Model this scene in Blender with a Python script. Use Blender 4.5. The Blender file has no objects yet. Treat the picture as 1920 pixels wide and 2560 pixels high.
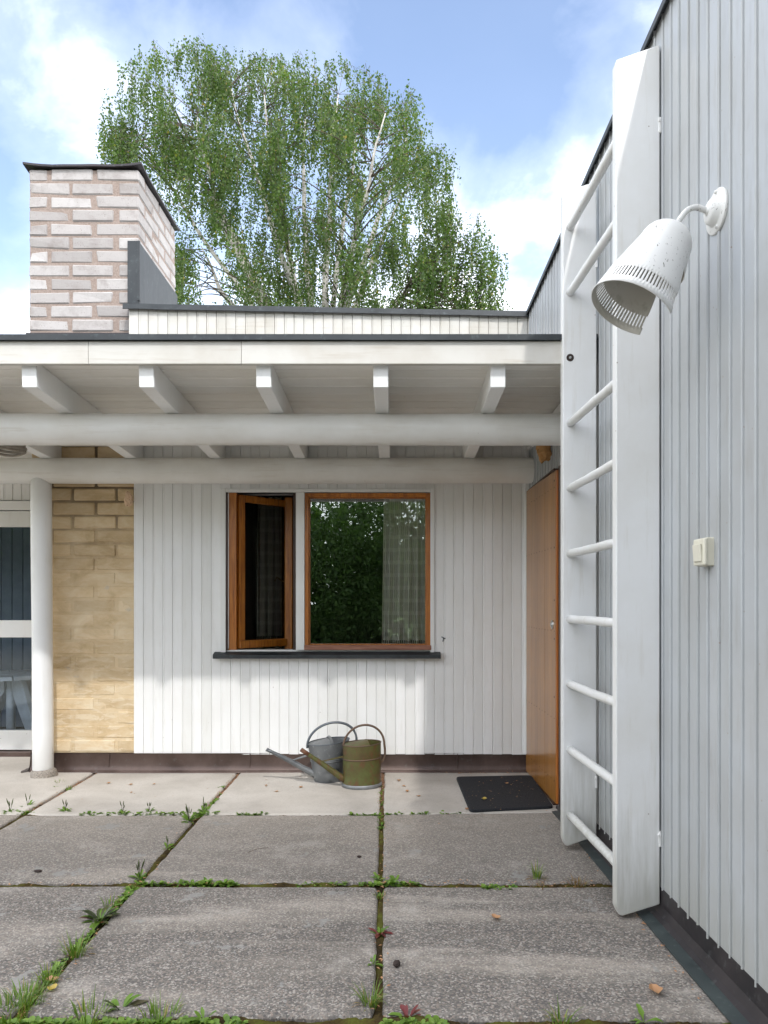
import bpy, bmesh, math, random
import numpy as np
from mathutils import Vector, Matrix, noise as mnoise

random.seed(7)
rng = np.random.default_rng(7)
scene = bpy.context.scene
C = scene.collection
R = math.radians

# ------------------------------------------------------------------ camera
F, PX, PY, EYE = 1840.0, 987.0, 1505.0, 1.15      # focal and principal point of the 1920 x 2560 photograph, eye height
cam_data = bpy.data.cameras.new('camera')
cam = bpy.data.objects.new('camera', cam_data)
C.objects.link(cam)
cam.location = (0, 0, EYE)
cam.rotation_euler = (R(90), 0, 0)
cam_data.sensor_width = 36
cam_data.lens = F / 2560 * 36
cam_data.shift_x = -(PX - 960) / 2560
cam_data.shift_y = (PY - 1280) / 2560
cam_data.clip_end = 600
scene.camera = cam

# ------------------------------------------------------------------ sun, sky, exposure
SUN = Vector((0.40, -1.51, 1.60)).normalized()
sun_data = bpy.data.lights.new('sun', 'SUN')
sun_data.energy = 2.0
sun_data.angle = R(1.4)
sun_data.color = (1.0, 0.975, 0.94)
sun = bpy.data.objects.new('sun', sun_data)
C.objects.link(sun)
sun.rotation_euler = SUN.to_track_quat('Z', 'Y').to_euler()

world = bpy.data.worlds.new('World')
scene.world = world
world.use_nodes = True
wt = world.node_tree
wt.nodes.clear()


class Nodes:
    """Small helper that writes node graphs."""
    def __init__(self, tree):
        self.t = tree

    def n(self, typ, props=None, **ins):
        nd = self.t.nodes.new(typ)
        for k, v in (props or {}).items():
            setattr(nd, k, v)
        for k, v in ins.items():
            key = int(k[1:]) if k[0] == '_' else k.replace('__', ' ')
            s = nd.inputs[key]
            if isinstance(v, bpy.types.NodeSocket):
                self.t.links.new(v, s)
            else:
                s.default_value = v
        return nd

    def math(self, op, a, b=None, c=None, clamp=False):
        nd = self.t.nodes.new('ShaderNodeMath')
        nd.operation = op
        nd.use_clamp = clamp
        for i, v in enumerate((a, b, c)):
            if v is None:
                continue
            if isinstance(v, bpy.types.NodeSocket):
                self.t.links.new(v, nd.inputs[i])
            else:
                nd.inputs[i].default_value = v
        return nd.outputs[0]

    def mix(self, fac, a, b, blend='MIX'):
        nd = self.t.nodes.new('ShaderNodeMix')
        nd.data_type = 'RGBA'
        nd.blend_type = blend
        for s, v in ((nd.inputs[0], fac), (nd.inputs[6], a), (nd.inputs[7], b)):
            if isinstance(v, bpy.types.NodeSocket):
                self.t.links.new(v, s)
            else:
                s.default_value = v if isinstance(v, (int, float)) else tuple(v) + (1,) * (4 - len(v))
        return nd.outputs[2]

    def ramp(self, fac, *stops):
        nd = self.t.nodes.new('ShaderNodeValToRGB')
        cr = nd.color_ramp
        while len(cr.elements) < len(stops):
            cr.elements.new(0.5)
        for e, (p, c) in zip(cr.elements, stops):
            e.position = p
            e.color = (c, c, c, 1) if isinstance(c, (int, float)) else tuple(c) + (1,)
        self.t.links.new(fac, nd.inputs[0])
        return nd.outputs[0]

    def noise(self, vec, scale, detail=4, rough=0.55, dist=0.0):
        nd = self.n('ShaderNodeTexNoise', Scale=scale, Detail=detail, Roughness=rough, Distortion=dist)
        if vec is not None:
            self.t.links.new(vec, nd.inputs['Vector'])
        return nd.outputs['Fac']

    def scaled(self, vec, s, loc=(0, 0, 0)):
        nd = self.n('ShaderNodeMapping', Vector=vec, Scale=s, Location=loc)
        return nd.outputs[0]


def build_sky():
    N = Nodes(wt)
    sky = N.n('ShaderNodeTexSky', {'sky_type': 'NISHITA', 'sun_disc': False})
    sky.sun_elevation = math.asin(SUN.z)
    sky.sun_rotation = math.atan2(SUN.x, SUN.y)
    sky.dust_density = 0.6
    sky.ozone_density = 1.6
    co = N.n('ShaderNodeTexCoord').outputs['Generated']
    big = N.noise(N.scaled(co, (1.0, 1.0, 1.5), (3.1, 0.4, 1.7)), 2.3, 7, 0.55, 0.3)
    fine = N.noise(N.scaled(co, (1.0, 1.0, 1.4), (7.3, 2.1, 0.2)), 5.5, 6, 0.6, 0.5)
    d = N.math('ADD', N.math('MULTIPLY', big, 0.68), N.math('MULTIPLY', fine, 0.32))
    d = N.math('ADD', d, 0.13)
    # the banks of cloud seen over the roof, and the blue between them
    for (x, y, z, rad, amt) in CLOUDS:
        v = Vector((x, y, z)).normalized()
        dist = N.n('ShaderNodeVectorMath', {'operation': 'DISTANCE'}, _0=co, _1=tuple(v)).outputs['Value']
        b = N.math('SUBTRACT', 1.0, N.math('DIVIDE', dist, rad), clamp=True)
        b = N.math('MULTIPLY', N.math('MULTIPLY', b, b), amt)
        d = N.math('ADD', d, b)
    cover = N.ramp(d, (0.36, 0.015), (0.47, 0.10), (0.56, 0.34), (0.66, 1.0))
    shade = N.noise(N.scaled(co, (1, 1, 1.8), (1.3, 5.1, 2.2)), 3.4, 5, 0.55)
    cloud = N.mix(N.ramp(shade, (0.35, 0.0), (0.68, 1.0)), CLOUD_DARK, CLOUD_LIGHT)
    blue = N.mix(1.0, sky.outputs[0], BLUE_GAIN, 'MULTIPLY')
    col = N.mix(cover, blue, cloud)
    bg = N.n('ShaderNodeBackground', Color=col, Strength=0.12)
    out = N.n('ShaderNodeOutputWorld')
    wt.links.new(bg.outputs[0], out.inputs[0])


CLOUDS = [(0.13, 1, 0.76, 0.52, -0.47), (-0.62, 1, 0.57, 0.20, -0.55), (-0.33, 1, 0.72, 0.46, -0.16), (0.12, 1, 0.40, 0.24, 0.06), (-0.55, 1, 0.82, 0.25, -0.12)]
CLOUD_DARK, CLOUD_LIGHT = (18.0, 18.6, 19.8), (35.0, 35.0, 35.2)
BLUE_GAIN = (2.85, 2.6, 2.45)
build_sky()

scene.view_settings.view_transform = 'Standard'
scene.view_settings.look = 'None'
scene.view_settings.gamma = 1
scene.view_settings.use_curve_mapping = False
scene.view_settings.exposure = 0.18
scene.cycles.max_bounces = 10
scene.cycles.diffuse_bounces = 6
scene.cycles.transparent_max_bounces = 12


# ------------------------------------------------------------------ helpers
DSP = 1920 / 1659.0


def P(xd, yd, Y):
    """The place at distance Y of a point measured on the photograph."""
    return Vector(((xd * DSP - PX) * Y / F, Y, EYE + (PY - yd * DSP) * Y / F))


def G(xd, yd):
    """The place on the ground of a point measured on the photograph."""
    k = EYE / (yd * DSP - PY)
    return Vector(((xd * DSP - PX) * k, F * k, 0.0))


def tag(o, label=None, cat=None, group=None, kind=None):
    if label: o['label'] = label
    if cat: o['category'] = cat
    if group: o['group'] = group
    if kind: o['kind'] = kind
    return o


def empty(name, loc=(0, 0, 0), rz=0.0):
    o = bpy.data.objects.new(name, None)
    o.empty_display_size = 0.1
    C.objects.link(o)
    o.location = loc
    o.rotation_euler = (0, 0, rz)
    return o


class MB:
    """Collects shapes; build() links them as one mesh object."""
    def __init__(self):
        self.v, self.f, self.s = [], [], []

    def add(self, verts, faces, smooth=False):
        b = len(self.v)
        self.v.extend(tuple(p) for p in verts)
        for f in faces:
            self.f.append(tuple(i + b for i in f))
            self.s.append(smooth)

    def box(self, x0, x1, y0, y1, z0, z1, bev=0.0, M=None):
        bm = bmesh.new()
        bmesh.ops.create_cube(bm, size=1.0)
        for v in bm.verts:
            v.co = Vector(((x0 + x1) / 2 + v.co.x * (x1 - x0), (y0 + y1) / 2 + v.co.y * (y1 - y0), (z0 + z1) / 2 + v.co.z * (z1 - z0)))
        if bev:
            bmesh.ops.bevel(bm, geom=bm.edges[:], offset=bev, segments=2, affect='EDGES', profile=0.5)
        self.bm(bm, M)
        return self

    def bm(self, bm, M=None, smooth=False):
        bm.verts.ensure_lookup_table()
        vs = [(M @ v.co if M else v.co) for v in bm.verts]
        self.add(vs, [[v.index for v in f.verts] for f in bm.faces], smooth)
        bm.free()

    def tube(self, pts, rad, seg=10, cap=True):
        pts = [Vector(p) for p in pts]
        rs = rad if isinstance(rad, (list, tuple)) else [rad] * len(pts)
        rings, up = [], None
        for i, p in enumerate(pts):
            t = (pts[min(i + 1, len(pts) - 1)] - pts[max(i - 1, 0)]).normalized()
            if up is None:
                up = t.orthogonal().normalized()
            up = (up - t * up.dot(t)).normalized()
            w = t.cross(up)
            rings.append([p + (up * math.cos(a) + w * math.sin(a)) * rs[i] for a in [2 * math.pi * k / seg for k in range(seg)]])
        vs = [v for r in rings for v in r]
        fs = []
        for i in range(len(pts) - 1):
            for k in range(seg):
                a, b = i * seg + k, i * seg + (k + 1) % seg
                fs.append((a, b, b + seg, a + seg))
        self.add(vs, fs, True)
        if cap:
            b = len(self.v) - len(vs)
            self.f.append(tuple(b + k for k in range(seg))[::-1]); self.s.append(False)
            e = b + (len(pts) - 1) * seg
            self.f.append(tuple(e + k for k in range(seg))); self.s.append(False)
        return self

    def prism(self, poly, y0, y1, bev=0.0, axis='y'):
        """Extrudes a polygon of (x, z) from y0 to y1."""
        bm = bmesh.new()
        vs = [bm.verts.new((x, y0, z)) for x, z in poly]
        f = bm.faces.new(vs)
        r = bmesh.ops.extrude_face_region(bm, geom=[f])
        for g in r['geom']:
            if isinstance(g, bmesh.types.BMVert):
                g.co.y = y1
        bmesh.ops.recalc_face_normals(bm, faces=bm.faces[:])
        if bev:
            bmesh.ops.bevel(bm, geom=bm.edges[:], offset=bev, segments=2, affect='EDGES', profile=0.5)
        self.bm(bm)
        return self

    def mesh(self, name, mat):
        me = bpy.data.meshes.new(name)
        me.from_pydata(self.v, [], self.f)
        me.materials.append(mat)
        me.polygons.foreach_set('use_smooth', self.s)
        me.update()
        return me

    def build(self, name, mat, parent=None, loc=None, rz=None):
        return link(name, self.mesh(name, mat), parent, loc, rz)


def link(name, me, parent=None, loc=None, rz=None):
    o = bpy.data.objects.new(name, me)
    C.objects.link(o)
    if parent:
        o.parent = parent
    if loc is not None:
        o.location = loc
    if rz is not None:
        o.rotation_euler = (0, 0, rz)
    return o


def box(name, mat, parent, x0, x1, y0, y1, z0, z1, bev=0.003):
    return MB().box(x0, x1, y0, y1, z0, z1, bev).build(name, mat, parent)


# ------------------------------------------------------------------ materials
def material(name, rough=0.5, metal=0.0, spec=0.5):
    m = bpy.data.materials.new(name)
    m.use_nodes = True
    t = m.node_tree
    t.nodes.clear()
    N = Nodes(t)
    b = N.n('ShaderNodeBsdfPrincipled', Roughness=rough, Metallic=metal)
    b.inputs['Specular IOR Level'].default_value = spec
    out = N.n('ShaderNodeOutputMaterial')
    t.links.new(b.outputs[0], out.inputs[0])
    pos = N.n('ShaderNodeNewGeometry').outputs['Position']
    return m, N, b, pos, out


def setc(N, b, col):
    N.t.links.new(col, b.inputs['Base Color'])


def bump(N, b, h, strength, dist):
    nd = N.n('ShaderNodeBump', Strength=strength, Distance=dist, Height=h)
    N.t.links.new(nd.outputs[0], b.inputs['Normal'])


def paint(name, base, dirt, amount, stretch=(14, 14, 1.2), rough=0.42, crack=0.0, bumps=0.25, chips=0.86, foot=0.0):
    m, N, b, pos, _ = material(name, rough)
    grain = N.noise(N.scaled(pos, stretch), 3.0, 6, 0.6)
    blot = N.noise(pos, 3.2, 5, 0.6)
    col = N.mix(N.math('MULTIPLY', N.ramp(blot, (0.40, 0.0), (0.75, 1.0)), amount), base, dirt)
    col = N.mix(N.math('MULTIPLY', N.ramp(grain, (0.56, 0.0), (0.74, 1.0)), amount * 1.2), col, dirt)
    rnd = N.n('ShaderNodeObjectInfo').outputs['Random']
    col = N.mix(1.0, col, N.ramp(rnd, (0.0, (0.90, 0.90, 0.885)), (0.5, (0.975, 0.975, 0.97)), (1.0, (1.0, 1.0, 1.0))), 'MULTIPLY')
    if foot:
        z = N.n('ShaderNodeSeparateXYZ', Vector=pos).outputs[2]
        f = N.n('ShaderNodeMapRange', {'clamp': True}, Value=N.math('SUBTRACT', z, N.math('MULTIPLY', N.noise(N.scaled(pos, (16, 16, 1.5)), 3.0, 5, 0.6), 0.45)), _1=-0.16, _2=0.16, _3=1.0, _4=0.0).outputs[0]
        col = N.mix(N.math('MULTIPLY', f, foot), col, (0.27, 0.265, 0.21))
    # small chips and nail marks
    vo = N.n('ShaderNodeTexVoronoi', Scale=16.0, Vector=pos)
    chip = N.math('MULTIPLY', N.math('LESS_THAN', vo.outputs['Distance'], 0.045), N.math('GREATER_THAN', N.n('ShaderNodeSeparateColor', Color=vo.outputs['Color']).outputs[0], chips))
    col = N.mix(N.math('MULTIPLY', chip, 0.75), col, (0.28, 0.23, 0.19))
    h = N.math('ADD', N.math('MULTIPLY', grain, 1.0), N.math('MULTIPLY', N.noise(pos, 60, 3, 0.6), 0.35))
    if crack:
        area = N.ramp(N.noise(pos, 13, 3, 0.6), (0.44, 0.0), (0.52, 1.0))
        dash = N.noise(N.scaled(pos, (1.0, 1.0, 0.45)), 95, 2, 0.6, 1.6)
        line = N.math('MULTIPLY', N.ramp(dash, (0.655, 0.0), (0.675, 1.0)), area)
        col = N.mix(N.math('MULTIPLY', line, crack), col, (0.10, 0.085, 0.07))
        h = N.math('SUBTRACT', h, N.math('MULTIPLY', line, 1.2))
    setc(N, b, col)
    bump(N, b, h, bumps, 0.0015)
    return m


M = {}
M['white'] = paint('white_paint', (0.83, 0.832, 0.825), (0.62, 0.59, 0.53), 0.20, stretch=(9, 9, 1.5), rough=0.40)
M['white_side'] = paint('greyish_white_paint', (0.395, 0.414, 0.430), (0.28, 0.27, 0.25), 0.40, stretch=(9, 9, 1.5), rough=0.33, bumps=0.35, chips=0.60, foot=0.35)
M['white_log'] = paint('white_log_paint', (0.80, 0.79, 0.76), (0.55, 0.50, 0.42), 0.38, stretch=(1.0, 12, 12), rough=0.38, bumps=0.6)
M['white_fascia'] = paint('fascia_paint', (0.60, 0.585, 0.545), (0.42, 0.37, 0.30), 0.55, stretch=(0.8, 16, 16), rough=0.5, bumps=0.6)
M['white_soffit'] = paint('soffit_paint', (0.82, 0.805, 0.765), (0.60, 0.55, 0.46), 0.35, stretch=(0.8, 16, 16), rough=0.5)
M['white_ladder'] = paint('ladder_paint', (0.73, 0.737, 0.738), (0.52, 0.49, 0.42), 0.30, stretch=(10, 10, 0.9), rough=0.36, bumps=0.7, chips=0.62, foot=0.6)
M['white_lamp'] = paint('lamp_enamel', (0.71, 0.71, 0.70), (0.70, 0.68, 0.64), 0.14, stretch=(3, 3, 3), rough=0.45, crack=0.85, bumps=0.5)
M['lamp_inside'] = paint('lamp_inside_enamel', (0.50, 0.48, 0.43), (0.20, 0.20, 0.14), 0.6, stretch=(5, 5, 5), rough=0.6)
M['plastic'] = paint('cream_plastic', (0.64, 0.62, 0.52), (0.5, 0.46, 0.37), 0.2, rough=0.35, bumps=0.05)


def wood(name, c0, c1, c2, stretch, rough=0.35, coat=0.4, spots=0.0):
    m, N, b, pos, _ = material(name, rough)
    g1 = N.noise(N.scaled(pos, stretch), 9.0, 6, 0.62, 0.6)
    g2 = N.noise(N.scaled(pos, tuple(s * 3.5 if s > 0.6 else s for s in stretch)), 14.0, 4, 0.6)
    f = N.math('ADD', N.math('MULTIPLY', g1, 0.7), N.math('MULTIPLY', g2, 0.3))
    col = N.ramp(f, (0.33, c0), (0.50, c1), (0.68, c2))
    rnd = N.n('ShaderNodeObjectInfo').outputs['Random']
    col = N.mix(1.0, col, N.ramp(rnd, (0.0, (0.84, 0.80, 0.76)), (1.0, (1.06, 1.05, 1.02))), 'MULTIPLY')
    wear = N.ramp(N.noise(pos, 4.0, 5, 0.6), (0.48, 0.0), (0.75, 1.0))
    col = N.mix(N.math('MULTIPLY', wear, 0.45), col, c0)
    setc(N, b, col)
    b.inputs['Coat Weight'].default_value = coat
    b.inputs['Coat Roughness'].default_value = 0.18
    bump(N, b, f, 0.15, 0.001)
    return m


M['wood_frame'] = wood('varnished_pine', (0.17, 0.048, 0.006), (0.43, 0.145, 0.016), (0.58, 0.235, 0.035), (8, 8, 0.5), 0.38, 0.35)
M['wood_door'] = wood('varnished_door', (0.24, 0.098, 0.020), (0.36, 0.158, 0.031), (0.47, 0.225, 0.050), (13, 13, 0.35), 0.30, 0.6)
M['wood_edge'] = wood('door_edge', (0.33, 0.10, 0.02), (0.48, 0.16, 0.03), (0.58, 0.22, 0.05), (8, 8, 0.5), 0.35, 0.4)
M['wood_red'] = wood('weathered_pine', (0.16, 0.065, 0.04), (0.30, 0.13, 0.08), (0.42, 0.22, 0.15), (0.6, 8, 8), 0.5, 0.1)
M['wood_dark'] = wood('dark_jamb', (0.020, 0.010, 0.006), (0.05, 0.022, 0.012), (0.08, 0.035, 0.018), (8, 8, 0.5), 0.5, 0.1)


def metal_sheet(name, c0, c1, patina, rough, metal, pat=0.5):
    m, N, b, pos, _ = material(name, rough, metal)
    a = N.noise(N.scaled(pos, (2.5, 2.5, 1.5)), 2.0, 6, 0.6, 0.4)
    s = N.noise(pos, 30, 5, 0.65)
    col = N.mix(N.ramp(a, (0.35, 0.0), (0.65, 1.0)), c0, c1)
    col = N.mix(N.math('MULTIPLY', N.ramp(s, (0.58, 0.0), (0.72, 1.0)), pat), col, patina)
    setc(N, b, col)
    r = N.ramp(a, (0.3, rough - 0.10), (0.7, rough + 0.12))
    N.t.links.new(r, b.inputs['Roughness'])
    bump(N, b, N.noise(pos, 5.0, 3, 0.5), 0.35, 0.012)
    return m


M['copper'] = metal_sheet('brown_copper_sheet', (0.074, 0.049, 0.041), (0.125, 0.088, 0.076), (0.16, 0.17, 0.16), 0.42, 0.45, 0.35)
M['copper_dark'] = metal_sheet('dark_copper_sheet', (0.026, 0.024, 0.027), (0.052, 0.044, 0.046), (0.15, 0.16, 0.16), 0.45, 0.4, 0.4)
M['copper_green'] = metal_sheet('green_copper_lip', (0.040, 0.050, 0.052), (0.070, 0.088, 0.088), (0.13, 0.16, 0.15), 0.5, 0.4, 0.5)
M['roof_metal'] = metal_sheet('dark_roof_sheet', (0.022, 0.026, 0.029), (0.042, 0.048, 0.052), (0.10, 0.125, 0.13), 0.48, 0.25, 0.45)
M['zinc'] = metal_sheet('galvanised_zinc', (0.14, 0.15, 0.16), (0.24, 0.25, 0.255), (0.42, 0.43, 0.42), 0.48, 0.55, 0.55)
M['zinc_dark'] = metal_sheet('dull_zinc', (0.09, 0.105, 0.12), (0.17, 0.19, 0.21), (0.3, 0.31, 0.31), 0.45, 0.5, 0.4)
M['steel'] = metal_sheet('lock_steel', (0.45, 0.45, 0.44), (0.6, 0.6, 0.58), (0.3, 0.3, 0.3), 0.3, 0.9, 0.2)
M['brass'] = metal_sheet('dull_brass', (0.5, 0.4, 0.22), (0.6, 0.5, 0.3), (0.3, 0.25, 0.1), 0.3, 0.9, 0.2)
M['rust'] = metal_sheet('rusty_steel', (0.085, 0.035, 0.02), (0.16, 0.07, 0.035), (0.09, 0.08, 0.045), 0.65, 0.1, 0.6)
M['rust_handle'] = metal_sheet('rusty_handle', (0.095, 0.062, 0.045), (0.15, 0.095, 0.062), (0.09, 0.085, 0.045), 0.55, 0.25, 0.6)


def green_paint():
    m, N, b, pos, _ = material('worn_green_paint', 0.5, 0.1)
    a = N.noise(pos, 9, 6, 0.65)
    col = N.ramp(a, (0.32, (0.075, 0.048, 0.018)), (0.46, (0.080, 0.070, 0.020)), (0.58, (0.085, 0.092, 0.025)), (0.78, (0.120, 0.122, 0.040)))
    ru = N.ramp(N.noise(N.scaled(pos, (1, 1, 0.6)), 26, 6, 0.7), (0.51, 0.0), (0.62, 1.0))
    col = N.mix(N.math('MULTIPLY', ru, 0.80), col, (0.12, 0.05, 0.022))
    setc(N, b, col)
    bump(N, b, a, 0.25, 0.002)
    return m


M['can_green'] = green_paint()


def brick_mat(name, c0, c1, c2, pore, scale=70):
    m, N, b, pos, _ = material(name, 0.85, spec=0.2)
    rnd = N.n('ShaderNodeObjectInfo').outputs['Random']
    col = N.ramp(rnd, (0.0, c0), (0.5, c1), (1.0, c2))
    col = N.mix(N.math('MULTIPLY', N.ramp(N.noise(pos, 11, 5, 0.65), (0.48, 0.0), (0.75, 1.0)), 0.5), col, pore)
    vo = N.n('ShaderNodeTexVoronoi', Scale=float(scale), Vector=pos)
    col = N.mix(N.math('MULTIPLY', N.math('LESS_THAN', vo.outputs['Distance'], 0.22), N.math('MULTIPLY', N.ramp(N.noise(pos, 23, 3), (0.45, 0.0), (0.6, 1.0)), 0.55)), col, pore)
    setc(N, b, col)
    h = N.math('SUBTRACT', N.noise(pos, 45, 5, 0.7), N.math('MULTIPLY', N.math('LESS_THAN', vo.outputs['Distance'], 0.2), 0.6))
    bump(N, b, h, 0.6, 0.004)
    return m


M['brick'] = brick_mat('pale_pink_brick', (0.34, 0.318, 0.308), (0.42, 0.395, 0.383), (0.48, 0.458, 0.447), (0.20, 0.165, 0.15))


def mortar_mat(name, c0, c1):
    m, N, b, pos, _ = material(name, 0.95, spec=0.1)
    g = N.noise(pos, 90, 4, 0.7)
    setc(N, b, N.ramp(g, (0.3, c0), (0.7, c1)))
    bump(N, b, g, 0.8, 0.004)
    return m


M['mortar'] = mortar_mat('brown_mortar', (0.24, 0.185, 0.158), (0.37, 0.305, 0.268))


def plaster_mat(name, joint=0.0):
    """Thin tan slurry brushed over brick, with bare grey patches."""
    m, N, b, pos, _ = material(name, 0.9, spec=0.15)
    a = N.noise(N.scaled(pos, (1, 1, 1.6)), 5.5, 6, 0.62, 0.6)
    br = N.noise(N.scaled(pos, (0.8, 0.8, 2.6)), 12, 6, 0.65, 0.7)
    col = N.ramp(a, (0.30, (0.50, 0.37, 0.21)), (0.48, (0.63, 0.48, 0.295)), (0.68, (0.70, 0.57, 0.385)))
    rnd = N.n('ShaderNodeObjectInfo').outputs['Random']
    if not joint:
        col = N.mix(1.0, col, N.ramp(rnd, (0.0, (0.86, 0.85, 0.84)), (0.6, (1.0, 1.0, 1.0)), (1.0, (1.08, 1.10, 1.14))), 'MULTIPLY')
    z = N.n('ShaderNodeSeparateXYZ', Vector=pos).outputs[2]
    low = N.n('ShaderNodeMapRange', {'clamp': True}, Value=z, _1=0.25, _2=1.0, _3=1.0, _4=0.25).outputs[0]
    pale = N.math('MULTIPLY', N.ramp(br, (0.50, 0.0), (0.60, 1.0)), low)
    col = N.mix(N.math('MULTIPLY', pale, 0.65), col, (0.74, 0.64, 0.48))
    vo = N.n('ShaderNodeTexVoronoi', {'feature': 'F1'}, Scale=5.0, Vector=N.scaled(pos, (1.1, 1.1, 2.1)))
    bare = N.math('MULTIPLY', N.math('GREATER_THAN', N.n('ShaderNodeSeparateColor', Color=vo.outputs['Color']).outputs[1], 0.72), N.ramp(N.math('ADD', vo.outputs['Distance'], N.math('MULTIPLY', N.noise(pos, 18, 4, 0.7), 0.35)), (0.44, 1.0), (0.52, 0.0)))
    col = N.mix(N.math('MULTIPLY', bare, 0.7), col, (0.47, 0.44, 0.40))
    if joint:
        up = N.n('ShaderNodeMapRange', {'clamp': True}, Value=N.math('ADD', z, N.math('MULTIPLY', N.noise(pos, 6, 3), 0.7)), _1=1.75, _2=2.35, _3=0.05, _4=1.0).outputs[0]
        col = N.mix(N.math('MULTIPLY', up, joint), col, (0.15, 0.115, 0.08))
    setc(N, b, col)
    bump(N, b, N.math('ADD', br, N.math('MULTIPLY', N.noise(pos, 40, 4, 0.7), 0.4)), 0.55, 0.006)
    return m


M['plaster'] = plaster_mat('tan_slurry')
M['plaster_joint'] = plaster_mat('tan_slurry_joint', 0.95)


def concrete(name, pale):
    m, N, b, pos, _ = material(name, 0.9, spec=0.2)
    vo = N.n('ShaderNodeTexVoronoi', Scale=185.0, Vector=pos)
    sep = N.n('ShaderNodeSeparateColor', Color=vo.outputs['Color'])
    vo2 = N.n('ShaderNodeTexVoronoi', Scale=88.0, Vector=pos)
    sep2 = N.n('ShaderNodeSeparateColor', Color=vo2.outputs['Color'])
    if pale:
        st = N.noise(N.scaled(pos, (1, 1, 1)), 2.6, 6, 0.6, 0.3)
        col = N.ramp(st, (0.30, (0.40, 0.365, 0.325)), (0.55, (0.50, 0.465, 0.42)), (0.75, (0.56, 0.525, 0.48)))
        pits = N.math('MULTIPLY', N.math('LESS_THAN', vo2.outputs['Distance'], 0.16), N.ramp(N.noise(pos, 9, 4, 0.7), (0.5, 0.0), (0.62, 1.0)))
        col = N.mix(N.math('MULTIPLY', pits, 0.6), col, (0.20, 0.175, 0.15))
        col = N.mix(N.math('MULTIPLY', N.math('GREATER_THAN', sep.outputs[0], 0.82), 0.25), col, (0.30, 0.27, 0.24))
        bump(N, b, N.math('ADD', N.noise(pos, 140, 3, 0.7), N.math('MULTIPLY', N.noise(pos, 25, 4, 0.6), 0.8)), 0.25, 0.003)
    else:
        y = N.n('ShaderNodeSeparateXYZ', Vector=pos).outputs[1]
        st = N.noise(N.scaled(pos, (0.75, 1.3, 1)), 2.2, 7, 0.62, 0.5)
        band = N.noise(N.scaled(pos, (0.5, 2.6, 1), (2.0, 0.3, 0)), 1.7, 5, 0.6, 0.3)
        dry = N.n('ShaderNodeMapRange', {'clamp': True}, Value=N.math('ADD', y, N.math('MULTIPLY', st, 1.2)), _1=3.30, _2=4.55, _3=0.0, _4=1.0).outputs[0]
        worn = N.math('MAXIMUM', dry, N.math('MULTIPLY', N.ramp(band, (0.48, 0.0), (0.64, 1.0)), 0.95))
        base = N.mix(worn, (0.146, 0.135, 0.122), (0.368, 0.329, 0.284))
        stone = N.ramp(sep.outputs[0], (0.0, (0.058, 0.055, 0.056)), (0.35, (0.124, 0.113, 0.105)), (0.62, (0.186, 0.169, 0.150)), (0.80, (0.279, 0.222, 0.183)), (0.90, (0.434, 0.399, 0.360)))
        big = N.ramp(sep2.outputs[0], (0.0, (0.077, 0.076, 0.078)), (0.5, (0.155, 0.133, 0.120)), (0.85, (0.241, 0.184, 0.150)), (0.95, (0.372, 0.345, 0.314)))
        col = N.mix(N.math('MULTIPLY_ADD', worn, -0.25, 0.62), base, stone)
        col = N.mix(N.math('MULTIPLY', N.math('LESS_THAN', vo2.outputs['Distance'], 0.34), 0.45), col, big)
        fleck = N.math('ADD', N.math('MULTIPLY', N.noise(pos, 120, 5, 0.8), 0.50), N.math('MULTIPLY', N.noise(pos, 6.5, 6, 0.7, 0.4), 0.50))
        fleck = N.math('ADD', fleck, N.math('MULTIPLY', N.math('SUBTRACT', N.noise(pos, 2.9, 6, 0.65, 0.6), 0.5), 0.42))
        white = N.ramp(fleck, (0.53, 0.0), (0.62, 1.0))
        col = N.mix(N.math('MULTIPLY', white, N.math('MULTIPLY_ADD', worn, 0.35, 0.36)), col, (0.387, 0.358, 0.322))
        lich = N.ramp(N.math('ADD', N.math('MULTIPLY', N.noise(pos, 4.6, 3, 0.5), 0.7), N.math('MULTIPLY', N.noise(pos, 30, 4, 0.6), 0.3)), (0.615, 0.0), (0.635, 1.0))
        col = N.mix(N.math('MULTIPLY', lich, 0.75), col, (0.263, 0.258, 0.243))
        dark = N.ramp(N.noise(N.scaled(pos, (1, 1, 1), (4, 1, 0)), 1.9, 5, 0.6), (0.54, 0.0), (0.75, 1.0))
        col = N.mix(N.math('MULTIPLY', N.math('MULTIPLY', dark, 0.50), N.math('SUBTRACT', 1.0, N.math('MULTIPLY', worn, 0.85))), col, (0.077, 0.071, 0.063))
        h = N.math('ADD', N.math('MULTIPLY', sep.outputs[1], 0.6), N.noise(pos, 90, 4, 0.7))
        bump(N, b, h, 0.5, 0.004)
    setc(N, b, col)
    return m


M['concrete'] = concrete('exposed_aggregate_concrete', False)
M['concrete_pale'] = concrete('pale_smooth_concrete', True)


def moss_mat():
    m, N, b, pos, _ = material('mossy_soil', 1.0, spec=0.1)
    a = N.noise(pos, 8, 5, 0.6)
    g = N.noise(pos, 120, 4, 0.7)
    y = N.n('ShaderNodeSeparateXYZ', Vector=pos).outputs[1]
    seeds = N.n('ShaderNodeMapRange', {'clamp': True}, Value=N.math('ADD', y, a), _1=4.45, _2=4.75, _3=0.0, _4=1.0).outputs[0]
    moss = N.ramp(N.math('ADD', N.math('MULTIPLY', a, 0.7), N.math('MULTIPLY', g, 0.3)), (0.36, (0.022, 0.016, 0.010)), (0.47, (0.060, 0.042, 0.016)), (0.58, (0.085, 0.085, 0.018)), (0.72, (0.13, 0.17, 0.03)))
    grit = N.ramp(g, (0.35, (0.08, 0.04, 0.025)), (0.5, (0.22, 0.12, 0.075)), (0.65, (0.36, 0.24, 0.16)))
    setc(N, b, N.mix(seeds, moss, grit))
    bump(N, b, g, 0.9, 0.006)
    return m


M['moss'] = moss_mat()


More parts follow.
